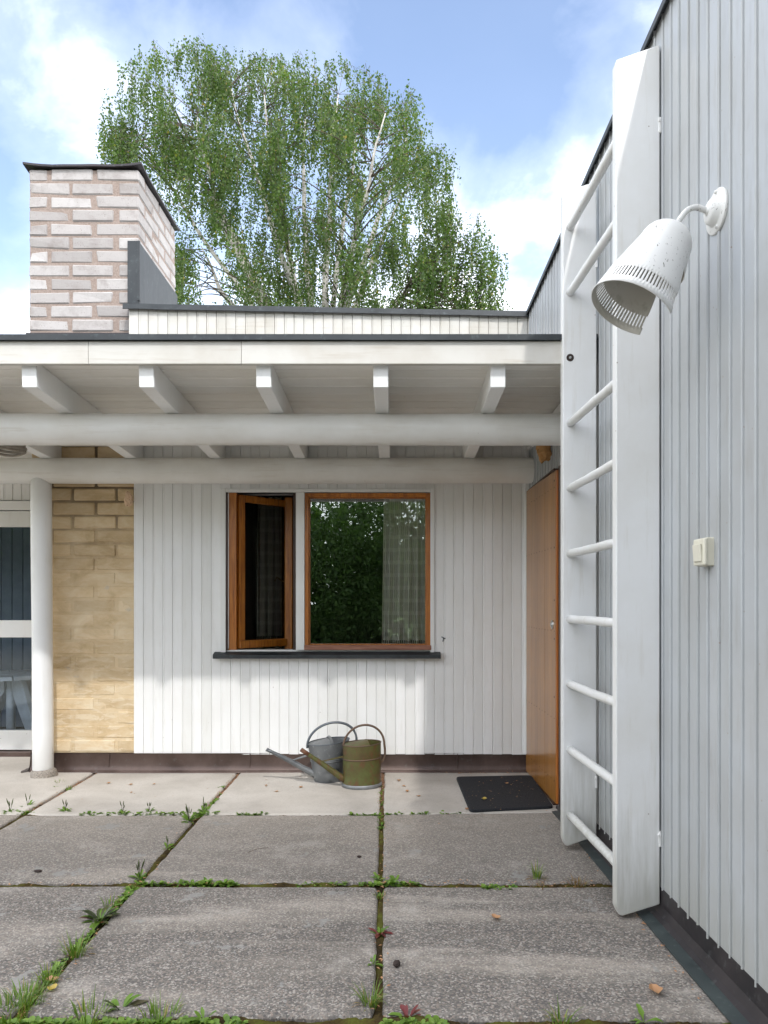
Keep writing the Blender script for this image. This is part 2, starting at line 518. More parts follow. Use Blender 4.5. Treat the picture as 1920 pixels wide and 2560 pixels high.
def leaf_mat(name, stops, trans=0.35, rough=0.45, clump=0.0):
    m, N, b, pos, out = material(name, rough, spec=0.35)
    rnd = N.n('ShaderNodeNewGeometry').outputs['Random Per Island']
    col = N.ramp(rnd, *stops)
    if clump:
        col = N.mix(1.0, col, N.ramp(N.noise(pos, clump, 3, 0.6), (0.32, (0.62, 0.66, 0.66)), (0.52, (1.0, 1.0, 1.0)), (0.70, (1.28, 1.22, 1.05))), 'MULTIPLY')
    setc(N, b, col)
    tr = N.n('ShaderNodeBsdfTranslucent', Color=N.mix(1.0, col, (1.0, 1.15, 0.45), 'MULTIPLY'))
    mx = N.n('ShaderNodeMixShader', _0=trans, _1=b.outputs[0], _2=tr.outputs[0])
    N.t.links.new(mx.outputs[0], out.inputs[0])
    return m


M['birch_leaf'] = leaf_mat('birch_leaves', ((0.0, (0.050, 0.098, 0.026)), (0.45, (0.092, 0.155, 0.040)), (0.80, (0.122, 0.185, 0.056)), (0.975, (0.17, 0.21, 0.075)), (0.99, (0.30, 0.24, 0.05))), 0.42, clump=1.1)
M['grass'] = leaf_mat('grass_blades', ((0.0, (0.08, 0.15, 0.02)), (0.5, (0.13, 0.23, 0.03)), (0.85, (0.19, 0.28, 0.05)), (0.93, (0.36, 0.27, 0.11))), 0.3)
M['weed'] = leaf_mat('weed_leaves', ((0.0, (0.09, 0.18, 0.025)), (0.5, (0.145, 0.25, 0.036)), (1.0, (0.21, 0.32, 0.055))), 0.3)
M['weed_red'] = leaf_mat('reddish_weed_leaves', ((0.0, (0.14, 0.03, 0.03)), (0.5, (0.22, 0.05, 0.055)), (1.0, (0.18, 0.09, 0.04))), 0.3)
M['weed_purple'] = leaf_mat('purplish_weed_leaves', ((0.0, (0.045, 0.055, 0.025)), (0.45, (0.075, 0.10, 0.03)), (0.75, (0.10, 0.075, 0.05)), (1.0, (0.13, 0.065, 0.06))), 0.2)
M['dry_grass'] = leaf_mat('dry_grass', ((0.0, (0.16, 0.09, 0.04)), (0.6, (0.26, 0.15, 0.06)), (1.0, (0.16, 0.17, 0.045))), 0.2)
M['dry_leaf'] = leaf_mat('dry_leaves', ((0.0, (0.36, 0.17, 0.08)), (0.5, (0.44, 0.24, 0.12)), (1.0, (0.33, 0.19, 0.12))), 0.15)
M['yellow_leaf'] = leaf_mat('yellow_leaf', ((0.0, (0.55, 0.40, 0.10)), (1.0, (0.58, 0.44, 0.12))), 0.2)
M['thicket'] = leaf_mat('thicket_leaves', ((0.0, (0.05, 0.10, 0.03)), (0.6, (0.10, 0.18, 0.05)), (1.0, (0.15, 0.24, 0.07))), 0.35)


def bark_mat(name, c0, c1, c2):
    m, N, b, pos, _ = material(name, 0.85, spec=0.2)
    a = N.noise(N.scaled(pos, (1, 1, 3.0)), 4.0, 5, 0.7, 0.4)
    setc(N, b, N.ramp(a, (0.34, c0), (0.46, c1), (0.7, c2)))
    return m


M['birch_bark'] = bark_mat('birch_bark', (0.12, 0.10, 0.09), (0.50, 0.47, 0.44), (0.66, 0.63, 0.60))
M['twig'] = bark_mat('birch_twig', (0.05, 0.035, 0.03), (0.10, 0.075, 0.06), (0.20, 0.17, 0.15))


def simple(name, col, rough=0.8, spec=0.3, vary=0.25, scale=12):
    m, N, b, pos, _ = material(name, rough, spec=spec)
    a = N.noise(pos, scale, 5, 0.6)
    setc(N, b, N.mix(a, tuple(c * (1 - vary) for c in col), tuple(c * (1 + vary) for c in col)))
    bump(N, b, a, 0.2, 0.003)
    return m


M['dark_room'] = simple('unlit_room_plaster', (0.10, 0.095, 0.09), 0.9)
M['blue_room'] = simple('blue_grey_boards', (0.25, 0.285, 0.325), 0.6)
M['table'] = simple('pale_grey_table_paint', (0.72, 0.75, 0.76), 0.5)
M['lawn'] = simple('lawn', (0.06, 0.10, 0.025), 0.95, 0.1, 0.4, 3)
M['bounce_pale'] = simple('pale_bounce_ground', (0.42, 0.39, 0.35), 0.95, 0.1, 0.25, 120)  # invented pale ground colour, raises the light bounced onto the house
M['soil'] = simple('soil', (0.07, 0.05, 0.035), 0.95, 0.1)
M['paper'] = simple('brown_kraft_paper', (0.46, 0.25, 0.10), 0.7, 0.3, 0.15, 30)
M['paper_pale'] = simple('faded_kraft_paper', (0.66, 0.47, 0.32), 0.7, 0.3, 0.2, 30)
M['rope'] = simple('grey_rope', (0.30, 0.27, 0.23), 0.9, 0.2, 0.4, 60)
M['clod'] = simple('dark_earth', (0.05, 0.038, 0.034), 0.95, 0.1, 0.4, 60)
M['roofing'] = simple('roof_felt', (0.07, 0.07, 0.07), 0.9)


def mat_rubber():
    m, N, b, pos, _ = material('black_coir_rubber', 0.75, spec=0.3)
    g = N.noise(pos, 260, 4, 0.75)
    col = N.ramp(g, (0.35, (0.010, 0.011, 0.014)), (0.6, (0.032, 0.034, 0.040)))
    vo = N.n('ShaderNodeTexVoronoi', Scale=60.0, Vector=pos)
    fl = N.math('MULTIPLY', N.math('LESS_THAN', vo.outputs['Distance'], 0.16), N.math('GREATER_THAN', N.n('ShaderNodeSeparateColor', Color=vo.outputs['Color']).outputs[0], 0.90))
    setc(N, b, N.mix(fl, col, (0.28, 0.19, 0.10)))
    bump(N, b, g, 1.0, 0.006)
    return m


M['mat'] = mat_rubber()


def glass_mat(name, tint, refl):
    m = bpy.data.materials.new(name)
    m.use_nodes = True
    t = m.node_tree
    t.nodes.clear()
    N = Nodes(t)
    fr = N.n('ShaderNodeFresnel', IOR=1.5).outputs[0]
    fac = N.math('ADD', N.math('MULTIPLY', fr, 1.0), refl, clamp=True)
    pos = N.n('ShaderNodeNewGeometry').outputs['Position']
    bp = N.n('ShaderNodeBump', Strength=0.10, Distance=0.01, Height=N.noise(pos, 2.2, 2, 0.5))
    tr = N.n('ShaderNodeBsdfTransparent', Color=tint + (1,))
    gl = N.n('ShaderNodeBsdfGlossy', Color=(0.92, 1.0, 0.98, 1), Roughness=0.0, Normal=bp.outputs[0])
    mx = N.n('ShaderNodeMixShader', _0=fac, _1=tr.outputs[0], _2=gl.outputs[0])
    out = N.n('ShaderNodeOutputMaterial')
    t.links.new(mx.outputs[0], out.inputs[0])
    return m


M['glass'] = glass_mat('double_glazing', (1.0, 1.0, 0.99), 0.16)
M['glass_door'] = glass_mat('door_glazing', (0.80, 0.86, 0.92), 0.01)
M['glass_thin'] = glass_mat('casement_glass', (0.72, 0.72, 0.70), 0.02)


def curtain_mat():
    m, N, b, pos, out = material('woven_curtain', 0.9, spec=0.1)
    x = N.n('ShaderNodeTexCoord').outputs['UV']
    sx = N.n('ShaderNodeSeparateXYZ', Vector=x)
    u, v = sx.outputs[0], sx.outputs[1]
    cu = N.math('FRACT', N.math('MULTIPLY', u, 22.0))
    cv = N.math('FRACT', N.math('MULTIPLY', v, 13.0))
    cell = N.math('MULTIPLY', N.math('GREATER_THAN', cu, 0.42), N.math('GREATER_THAN', cv, 0.30))
    hem = N.math('LESS_THAN', v, 0.095)
    col = N.mix(N.math('MULTIPLY', cell, 0.8), (0.86, 0.84, 0.74), (0.70, 0.68, 0.58))
    setc(N, b, col)
    tr = N.n('ShaderNodeBsdfTranslucent', Color=col)
    mx = N.n('ShaderNodeMixShader', _0=0.4, _1=b.outputs[0], _2=tr.outputs[0])
    hole = N.n('ShaderNodeBsdfTransparent')
    f = N.math('ADD', N.math('MULTIPLY', cell, 0.06), N.math('MULTIPLY', N.math('MULTIPLY', cell, hem), 0.7), clamp=True)
    m2 = N.n('ShaderNodeMixShader', _0=f, _1=mx.outputs[0], _2=hole.outputs[0])
    N.t.links.new(m2.outputs[0], out.inputs[0])
    return m


M['curtain'] = curtain_mat()

# ------------------------------------------------------------------ ground
g = MB()
g.add([(-250, -250, -0.06), (250, -250, -0.06), (250, 250, -0.06), (-250, 250, -0.06)], [(0, 1, 2, 3)])
tag(g.build('ground', M['lawn']), kind='structure')

bounce = MB()  # unseen pale sheet, added to throw light back onto the walls
bounce.add([(-11, -9.5, -0.054), (1.2, -9.5, -0.054), (1.2, -0.955, -0.054), (-4.305, -0.955, -0.054), (-4.305, 6.5, -0.054), (-11, 6.5, -0.054)], [(0, 1, 2, 3, 4, 5)])
tag(bounce.build('bounce_ground', M['bounce_pale']), kind='structure')

patio = empty('patio')
tag(patio, 'weathered concrete slab patio with mossy joints in front of the house', 'patio', kind='structure')
bed = MB().box(-4.3, 1.0, -0.95, 5.6, -0.058, -0.030)
bed.build('slab_bed', M['soil'], patio)


def slab(poly, mat, edge=0.0016, dz=0.0, tilt=(0, 0)):
    """A cast slab with slightly crumbled edges."""
    pts = []
    n = len(poly)
    for i in range(n):
        a, b = Vector(poly[i]), Vector(poly[(i + 1) % n])
        L = (b - a).length
        k = max(2, int(L / 0.035))
        nor = Vector((-(b - a).y, (b - a).x)).normalized()
        for j in range(k):
            p = a.lerp(b, j / k)
            if 0 < j:
                p = p + nor * (mnoise.noise(Vector((p.x * 14, p.y * 14, 3))) * edge * 2.6 + random.uniform(-1, 1) * edge)
            else:
                c = sum((Vector(q) for q in poly), Vector((0, 0))) / n
                p = p + (c - p).normalized() * random.uniform(0.004, 0.014)
            pts.append(p)
    c = sum(pts, Vector((0, 0))) / len(pts)
    verts, faces = [], []
    m = len(pts)
    rings = [(0.016, 0.0), (0.006, -0.0022), (0.0, -0.008), (0.0, -0.055)]
    for ins, z in rings:
        for p in pts:
            q = p + (c - p).normalized() * ins
            verts.append((q.x, q.y, z + dz + tilt[0] * (q.x - c.x) + tilt[1] * (q.y - c.y)))
    faces.append(tuple(range(m)))
    for r in range(len(rings) - 1):
        for i in range(m):
            a, b = r * m + i, r * m + (i + 1) % m
            faces.append((a, a + m, b + m, b))
    mb = MB()
    mb.add(verts, faces)
    return mb.build('paving_slab', mat, patio)


J = [5.60, 3.985, 2.997, 2.02, 1.03, 0.04, -0.95]                        # transverse joints
L = [(-4.05, -4.05), (-3.02, -3.02), (-2.02, -2.00), (-1.050, -1.052), (-0.085, -0.045), (0.99, 0.99)]   # long joints: x at far, near


def lx(k, y):
    a, b = L[k]
    t = min(max((5.0 - y) / 3.0, 0), 1)
    return a + (b - a) * t


for r in range(len(J) - 1):
    for k in range(len(L) - 1):
        y1, y0 = J[r] - 0.019, J[r + 1] + 0.019
        if r == 0: y0 = J[1] + 0.004
        if r == 1: y1 = J[1] - 0.004
        w = 0.011
        d = [random.uniform(-0.006, 0.006) for _ in range(2)]
        rt = 0.0 if k == len(L) - 2 else w
        yr = 0.045 if (r == 0 and k == len(L) - 2) else 0.0
        yr1 = 0.045 if (r == 1 and k == len(L) - 2) else 0.0
        poly = [(lx(k, y0) + w, y0 + d[0]), (lx(k + 1, y0) - rt, y0 + d[0] + yr), (lx(k + 1, y1) - rt, y1 + yr1), (lx(k, y1) + w, y1)]
        slab(poly, M['concrete_pale'] if r == 0 else M['concrete'], dz=random.uniform(-0.003, 0.002) + (0.003 if r == 0 else 0), tilt=(random.uniform(-.002, .002), random.uniform(-.002, .002)))


def moss_strip(mb, a, b, w):
    a, b = Vector((a[0], a[1], 0)), Vector((b[0], b[1], 0))
    n = max(3, int((b - a).length / 0.012))
    t = (b - a).normalized()
    s = Vector((-t.y, t.x, 0))
    vs, fs = [], []
    for i in range(n + 1):
        p = a.lerp(b, i / n)
        h = mnoise.noise(Vector((p.x * 9, p.y * 9, 1.3)))
        for k, o in enumerate((-1, -0.4, 0.4, 1)):
            z = -0.015 + 0.014 * max(h, -0.5) + (0.006 if 0 < k < 3 else 0) + random.uniform(-0.003, 0.003)
            q = p + s * (o * w)
            vs.append((q.x, q.y, z))
    for i in range(n):
        for k in range(3):
            x = i * 4 + k
            fs.append((x, x + 1, x + 5, x + 4))
    mb.add(vs, fs, True)


ms = MB()
for k in range(1, len(L) - 1):
    moss_strip(ms, (lx(k, 5.5), 5.5), (lx(k, 2.0), 2.0), 0.016)
    moss_strip(ms, (lx(k, 2.0), 2.0), (lx(k, -0.9), -0.9), 0.016)
for y in J[1:-1]:
    moss_strip(ms, (-4.0, y), (0.95, y + 0.02), 0.024 if y < 3.9 else 0.012)
tag(ms.build('joint_moss', M['moss'], patio), kind='stuff')

# ------------------------------------------------------------------ board claddings
def board_mesh(pitch, relief, bead):
    """One tongue and groove board, unit height, front face towards -y, with a bead along one edge."""
    w = pitch
    g_ = 0.0010 if bead == 'ridge' else 0.0006
    pr = [(g_, 0.014), (g_, relief)]
    if bead == 'ridge':
        pr += [(0.0025, relief * 0.2), (0.004, -0.0030), (0.0075, -0.0062), (0.011, -0.0034), (0.013, 0.0042), (0.0160, 0.0004)]
    else:
        pr += [(0.0035, 0.0006), (0.006, 0.0), (0.011, 0.0), (0.0125, 0.0016), (0.0145, 0.0)]
    pr += [(w - 0.004, 0.0), (w - g_ - 0.0006, relief * 0.35), (w - g_, relief), (w - g_, 0.014)]
    n = len(pr)
    vs = [(x, y, 0) for x, y in pr] + [(x, y, 1) for x, y in pr]
    fs = [(i, i + 1, i + 1 + n, i + n) for i in range(n - 1)]
    fs += [tuple(range(n))[::-1], tuple(range(n, 2 * n))]
    mb = MB()
    mb.add(vs, fs)
    return mb


YW = 4.97                                            # face of the back wall's boards
X_LEFT, X_CORNER, PITCH = -1.763, 0.905, 0.0655
house = empty('house', (-0.4, 5.0, 0))
tag(house, 'white board clad house with open wooden window, brick chimney and log carried porch roof', 'house')
house.location = (0, 0, 0)


def room(mb, x0, x1, y0, y1, z0, z1):
    v = [(x0, y0, z0), (x1, y0, z0), (x1, y1, z0), (x0, y1, z0), (x0, y0, z1), (x1, y0, z1), (x1, y1, z1), (x0, y1, z1)]
    mb.add(v, [(0, 1, 2, 3), (7, 6, 5, 4), (1, 5, 6, 2), (2, 6, 7, 3), (3, 7, 4, 0)])


# wall body with the window opening
WX0, WX1, WZ0, WZ1 = -1.1735, 0.2675, 0.795, 1.915    # outer edge of the white window surround
OX0, OX1, OZ0, OZ1 = -1.140, 0.240, 0.825, 1.890
wall = MB()
for b in ((X_LEFT + 0.004, OX0, 0.12, 2.40), (OX1, X_CORNER + 0.06, 0.12, 2.40), (OX0, OX1, 0.12, OZ0), (OX0, OX1, OZ1, 2.40)):
    wall.box(b[0], b[1], YW + 0.0145, YW + 0.13, b[2], b[3])
wall = wall.build('wall', M['white'], house)
bm_back = board_mesh(PITCH, 0.0028, 'bead').mesh('board', M['white'])


def place_board(me, name, parent, x, y, z0, z1, rz=0.0):
    o = link(name, me, parent, (x, y, z0), rz)
    o.scale = (1, 1, z1 - z0)
    return o


n_boards = int(round((X_CORNER - X_LEFT) / PITCH))
for i in range(n_boards):
    x = X_LEFT + i * PITCH
    xc = x + PITCH / 2
    z0 = 0.122 + random.uniform(-0.003, 0.003)
    y = YW + random.uniform(-0.0012, 0.0012)
    if WX0 < xc < WX1:
        place_board(bm_back, 'board', wall, x, y, z0, 0.80)
        place_board(bm_back, 'board', wall, x, y, 1.90, 2.36)
    else:
        place_board(bm_back, 'board', wall, x, y, z0, 2.36)

# room behind the windows
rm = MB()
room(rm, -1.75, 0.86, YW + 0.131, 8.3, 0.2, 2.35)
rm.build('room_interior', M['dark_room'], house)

# copper plinth under the boards and round the brick pier
def plinth_run(mb, pts, z_top, lip):
    """pts: list of (x, y, outward x, outward y) along the run."""
    prof = [(0.0, z_top), (-0.004, z_top - 0.006), (0.002, 0.05), (0.008, 0.022), (0.016, 0.012), (lip, 0.007), (lip, 0.002)]
    k = len(prof)
    vs, fs = [], []
    for (x, y, ox, oy) in pts:
        for d, z in prof:
            vs.append((x + ox * d, y + oy * d, z))
    for i in range(len(pts) - 1):
        for j in range(k - 1):
            a = i * k + j
            fs.append((a, a + 1, a + 1 + k, a + k))
    mb.add(vs, fs, True)


pl = MB()
run = []
for i in range(45):
    x = -2.462 + (0.895 + 2.462) * i / 44
    bulge = 0.012 * math.sin((x + 2.4) * 1.7) if x < -0.4 else 0.006 * math.sin(x * 5)
    run.append((x, YW + 0.004 - bulge, 0, -1))
plinth_run(pl, run, 0.130, 0.026)
plinth_run(pl, [(-2.462, 5.55, -1, 0), (-2.466, 5.3, -1, 0), (-2.466, YW + 0.005, -1, 0), (-2.462, YW, -0.7, -0.7)][::1], 0.135, 0.06)
pl = pl.build('plinth', M['copper'], house)
sm = MB()
for x in (-1.93, -0.98, 0.42):
    sm.box(x, x + 0.006, YW - 0.010, YW, 0.03, 0.125, 0.001)
sm.build('seam', M['copper'], pl)
box('house_base', M['soil'], house, -2.44, 1.2, YW + 0.02, 9.0, -0.05, 0.118, 0)

# ------------------------------------------------------------------ window
win = empty('window')
win.parent = house
fr = MB()                                            # white surround and mullion
yf = YW - 0.012
fr.box(WX0, OX0, yf, YW + 0.10, WZ0, WZ1, 0.002)
fr.box(OX1, WX1, yf, YW + 0.10, WZ0, WZ1, 0.002)
fr.box(OX0 + 0.0005, OX1 - 0.0005, yf + 0.001, YW + 0.10, OZ1, WZ1 - 0.001, 0.002)
fr.box(-0.667, -0.609, yf + 0.0015, YW + 0.10, OZ0 + 0.0005, OZ1 - 0.0005, 0.002)
fr.build('window_surround', M['white'], win)
sl = MB()
sl.prism([(YW - 0.062, 0.772), (YW - 0.062, 0.797), (YW - 0.012, 0.812), (YW + 0.09, 0.826), (YW + 0.09, 0.80), (YW - 0.012, 0.775)], -1.215, 0.307)
for i, v in enumerate(sl.v):
    sl.v[i] = (v[1], v[0], v[2])
sl.build('sill', M['roof_metal'], win)


def wood_frame(parent, x0, x1, z0, z1, y0, y1, w, wb, mat, matb):
    """Four frame members mitred as butt joints; each is a sub-part."""
    def bar(nm, a, b, c, d, mt, dy=0.0):
        return box(nm, mt, parent, a, b, y0 - dy, y1, c, d, 0.003)
    bar('frame_stile', x0, x0 + w, z0, z1, mat)
    bar('frame_stile', x1 - w, x1, z0, z1, mat)
    bar('frame_rail', x0 + w, x1 - w, z1 - w, z1, mat, 0.0015)
    bar('frame_rail', x0 - 0.004, x1 + 0.004, z0 - 0.002, z0 + wb, matb, 0.012)


fx0, fx1, fz0, fz1 = -0.607, 0.241, 0.829, 1.885
wood_frame(win, fx0, fx1, fz0, fz1, YW - 0.006, YW + 0.055, 0.026, 0.030, M['wood_frame'], M['wood_red'])
bd = MB()
for (a, b, c, d) in ((fx0 + .026, fx0 + .034, fz0 + .03, fz1 - .026), (fx1 - .034, fx1 - .026, fz0 + .03, fz1 - .026), (fx0 + .034, fx1 - .034, fz1 - .034, fz1 - .026), (fx0 + .034, fx1 - .034, fz0 + .03, fz0 + .038)):
    bd.box(a, b, YW + 0.012, YW + 0.05, c, d, 0.001)
bd.build('glazing_bead', M['wood_frame'], win)
pane = MB()
pane.add([(fx0 + .03, YW + .03, fz0 + .03), (fx1 - .03, YW + .03, fz0 + .03), (fx1 - .03, YW + .03, fz1 - .03), (fx0 + .03, YW + .03, fz1 - .03)], [(0, 1, 2, 3)])
pane.build('pane', M['glass'], win)

# open casement: fixed jamb on the left, sash swung into the room
jm = MB()
jm.box(OX0 + 0.012, OX0 + 0.068, YW + 0.012, YW + 0.075, OZ0, OZ1, 0.003)
jm.build('jamb', M['wood_frame'], win)
MB().box(OX0, OX0 + 0.0115, YW - 0.004, YW + 0.02, OZ0, OZ1, 0.002).build('jamb_edge', M['wood_dark'], win)
MB().box(OX0 + 0.0115, OX0 + 0.0175, YW + 0.006, YW + 0.011, OZ0 + 0.01, OZ1 - 0.005, 0.001).build('weather_strip', M['white'], win)
MB().box(-0.690, -0.668, YW + 0.03, YW + 0.09, OZ0, OZ1, 0.002).build('jamb', M['wood_dark'], win)
sash = empty('sash', (OX0 + 0.070, YW + 0.045, 0), math.atan2(0.35, 0.335))
sash.parent = house
SW, SZ0, SZ1 = 0.455, 0.838, 1.880
SM = {}


def sbox(nm, mat, x0, x1, y0, y1, z0, z1, bev=0.003):
    return MB().box(x0, x1, y0, y1, z0, z1, bev).build(nm, mat, sash)


sbox('sash_stile', M['wood_frame'], 0, 0.046, -0.022, 0.022, SZ0, SZ1)
sbox('sash_stile', M['wood_frame'], SW - 0.046, SW, -0.022, 0.022, SZ0, SZ1)
sbox('sash_rail', M['wood_frame'], 0.046, SW - 0.046, -0.0235, 0.022, SZ1 - 0.046, SZ1)
sbox('sash_rail', M['wood_frame'], -0.004, SW + 0.006, -0.034, 0.022, SZ0 - 0.004, SZ0 + 0.050, 0.006)
pv = MB()
pv.add([(0.045, 0, SZ0 + 0.045), (SW - 0.045, 0, SZ0 + 0.045), (SW - 0.045, 0, SZ1 - 0.045), (0.045, 0, SZ1 - 0.045)], [(0, 1, 2, 3)])
pv.build('pane', M['glass_thin'], sash)
hd = MB()
hd.tube([(SW - 0.023, 0.024, 1.30), (SW - 0.023, 0.06, 1.30), (SW - 0.04, 0.066, 1.31), (SW - 0.075, 0.066, 1.33), (SW - 0.10, 0.06, 1.30)], 0.005, 8)
hd.tube([(SW - 0.03, 0.024, 1.30), (SW - 0.023, -0.024, 1.30)], 0.006, 8)
hd.build('handle', M['brass'], sash)
# inner wooden casing seen through the sash
MB().box(-0.79, -0.735, 5.28, 5.33, 0.80, 1.90, 0.004).build('inner_casing', M['wood_frame'], house)


def curtain(name, x0, x1, y, z0, z1, amp, waves, label, ph=0.0):
    n, mz = 90, 10
    vs, uv, fs = [], [], []
    for j in range(mz + 1):
        v = j / mz
        for i in range(n + 1):
            u = i / n
            flare = 1.0 + 0.05 * (1 - v)
            a = u * waves * 2 * math.pi + ph + 0.4 * math.sin(u * 9)
            vs.append((x1 - (x1 - x0) * (1 - u) * flare, y + amp * math.sin(a) * (0.75 + 0.3 * (1 - v)) + 0.01 * math.sin(7 * u + 3 * v), z0 + (z1 - z0) * v))
            uv.append((u, v))
    for j in range(mz):
        for i in range(n):
            a = j * (n + 1) + i
            fs.append((a, a + 1, a + n + 2, a + n + 1))
    me = bpy.data.meshes.new(name)
    me.from_pydata(vs, [], fs)
    ul = me.uv_layers.new(name='UVMap')
    for lp in me.loops:
        ul.data[lp.index].uv = uv[lp.vertex_index]
    me.polygons.foreach_set('use_smooth', [True] * len(fs))
    me.materials.append(M['curtain'])
    o = link(name, me)
    tag(o, label, 'curtain')
    return o


curtain('curtain', -0.075, 0.235, YW + 0.086, 0.80, 1.93, 0.036, 5.0, 'pale woven curtain behind the right side of the large fixed window')
curtain('curtain', -1.05, -0.86, 5.62, 0.80, 1.95, 0.022, 3.5, 'dim gathered curtain inside the open narrow casement', 1.0)

# ------------------------------------------------------------------ brick pier, chimney
def brick_mesh(L_, D_, H_, mat, jit, bev, chip=1.0):
    bm = bmesh.new()
    bmesh.ops.create_cube(bm, size=1.0)
    for v in bm.verts:
        v.co = Vector((v.co.x * L_ + L_ / 2, v.co.y * D_ + D_ / 2, v.co.z * H_ + H_ / 2))
        v.co += Vector((random.uniform(-jit, jit), random.uniform(-jit, jit), random.uniform(-jit, jit)))
        if random.random() < 0.06 * chip:
            v.co -= Vector((math.copysign(0.012, v.co.x - L_ / 2), math.copysign(0.006, v.co.y - D_ / 2), math.copysign(0.010, v.co.z - H_ / 2))) * random.uniform(0.4, 1.0)
    bmesh.ops.bevel(bm, geom=bm.edges[:], offset=bev, segments=1, affect='EDGES')
    for v in bm.verts:
        v.co += Vector((random.uniform(-1, 1), random.uniform(-1, 1), random.uniform(-1, 1))) * jit * 0.6
    mb = MB()
    mb.bm(bm)
    return mb.mesh('brick', mat)


pier = empty('brick_pier')
pier.parent = house
YP = 4.985
PX0, PX1 = -2.462, X_LEFT
MB().box(PX0 + 0.012, PX1 + 0.003, YP + 0.02, 5.9, 0.10, 2.9).build('pier_core', M['plaster_joint'], pier)
# joint filling: flush with the bricks low down where it is smeared over, raked out higher up
jf = MB()
nz, nx = 90, 28
vs, fs = [], []
for j in range(nz + 1):
    z = 0.13 + (2.36 - 0.13) * j / nz
    for i in range(nx + 1):
        x = PX0 + 0.006 + (PX1 - PX0 - 0.006) * i / nx
        k = min(max((z - 1.25 + 0.5 * mnoise.noise(Vector((x * 3, 0, z * 3)))) / 0.7, 0), 1)
        vs.append((x, YP + 0.0034 + 0.011 * k + 0.0024 * mnoise.noise(Vector((x * 22, 1, z * 30))), z))
for j in range(nz):
    for i in range(nx):
        a = j * (nx + 1) + i
        fs.append((a, a + 1, a + nx + 2, a + nx + 1))
jf.add(vs, fs, True)
jf.build('joint_filling', M['plaster_joint'], pier)
COURSE = 0.0946
pm = {}
row_a = [(-2.462, -2.193), (-2.175, -1.895), (-1.877, -1.763)]
row_b = [(-2.462, -2.333), (-2.315, -2.035), (-2.017, -1.763)]
for row in range(24):
    z = 1.915 - 0.0946 * 19 + 0.018 + row * COURSE
    for x0, x1 in (row_a if row % 2 == 0 else row_b):
        key = (round(x1 - x0, 3), random.randint(0, 3))
        if key not in pm:
            pm[key] = brick_mesh(x1 - x0, 0.10, COURSE - 0.0135, M['plaster'], 0.0016, 0.0062, 0.25)
        link('brick', pm[key], pier, (x0 + random.uniform(-0.002, 0.002), YP + random.uniform(-0.002, 0.0025), z + random.uniform(-0.0015, 0.0015)))

chim = empty('chimney')
chim.parent = house
YC, CX0, CX1, CY1, CZ1 = 5.03, -2.502, -1.750, 5.88, 4.122
MB().box(CX0 + 0.006, CX1 - 0.006, YC + 0.0065, CY1 - 0.01, 2.3, CZ1 - 0.02).build('mortar', M['mortar'], chim)
CH = 0.0934
cm = {}


def put_brick(L_, D_, x, y, z, H_):
    key = (round(L_, 3), round(D_, 3), random.randint(0, 4))
    if key not in cm:
        cm[key] = brick_mesh(L_, D_, H_, M['brick'], 0.0018, 0.0085)
    o = link('brick', cm[key], chim, (x + random.uniform(-.002, .002), y + random.uniform(-.003, .002), z + random.uniform(-.0015, .0015)))
    return o


for row in range(14):
    z = CZ1 - (row + 1) * CH
    H_ = CH - 0.0115
    if row % 2 == 1:
        fr_ = [(0, 0.276), (0.295, 0.577)]
        cor = 0.137
    else:
        fr_ = [(0, 0.127), (0.150, 0.434)]
        cor = 0.293
    for a, b in fr_:
        put_brick(b - a, 0.11, CX0 + a, YC, z, H_)
    if row % 2 == 1:
        put_brick(cor, 0.276, CX1 - cor, YC, z, H_)
        ys = [(0.296, 0.572), (0.592, 0.845)]
    else:
        put_brick(cor, 0.127, CX1 - cor, YC, z, H_)
        ys = [(0.147, 0.423), (0.443, 0.719), (0.739, 0.845)]
    for a, b in ys:
        put_brick(0.11, b - a, CX1 - 0.11, YC + a, z, H_)
cap = MB()
vs, fs = [], []
n = 12
for j in range(n + 1):
    for i in range(n + 1):
        u, v = i / n, j / n
        e = max(abs(u - .5), abs(v - .5)) * 2
        corner = (abs(u - .5) * 2) ** 6 * (abs(v - .5) * 2) ** 6
        vs.append((CX0 - 0.028 + (CX1 - CX0 + 0.056) * u, YC - 0.028 + (CY1 - YC + 0.05) * v, CZ1 + 0.004 + 0.010 * (1 - e) + 0.016 * corner + 0.004 * mnoise.noise(Vector((u * 6, v * 6, 0)))))
m2 = (n + 1) ** 2
vs += [(x, y, z - 0.006 - 0.008 * (1 if (i % (n + 1) in (0, n) or i // (n + 1) in (0, n)) else 0)) for i, (x, y, z) in enumerate(vs)]
for j in range(n):
    for i in range(n):
        a = j * (n + 1) + i
        fs.append((a, a + 1, a + n + 2, a + n + 1))
        fs.append((m2 + a, m2 + a + n + 1, m2 + a + n + 2, m2 + a + 1))
edge = [i for i in range(n + 1)] + [j * (n + 1) + n for j in range(1, n + 1)] + [n * (n + 1) + i for i in range(n - 1, -1, -1)] + [j * (n + 1) for j in range(n - 1, 0, -1)]
for a, b in zip(edge, edge[1:] + edge[:1]):
    fs.append((a, a + m2, b + m2, b))
cap.add(vs, fs)
cap.build('cap_sheet', M['copper_dark'], chim)
fl = MB()
fl.box(CX1 - 0.072, CX1 + 0.010, YC - 0.016, YC - 0.004, 3.185, 3.612, 0.002)
fl.box(CX1 + 0.003, CX1 + 0.011, YC - 0.004, CY1 + 0.01, 3.10, 3.604, 0.002)
fl.box(CX1 - 0.004, CX1 + 0.014, YC - 0.021, YC - 0.003, 3.20, 3.612, 0.004)
fl.build('flashing', M['roof_metal'], chim)
fl = MB()
fl.box(CX0 - 0.012, CX1 + 0.0, YC - 0.018, CY1, 2.32, 2.985, 0.002)
fl.build('base_flashing', M['copper_dark'], chim)

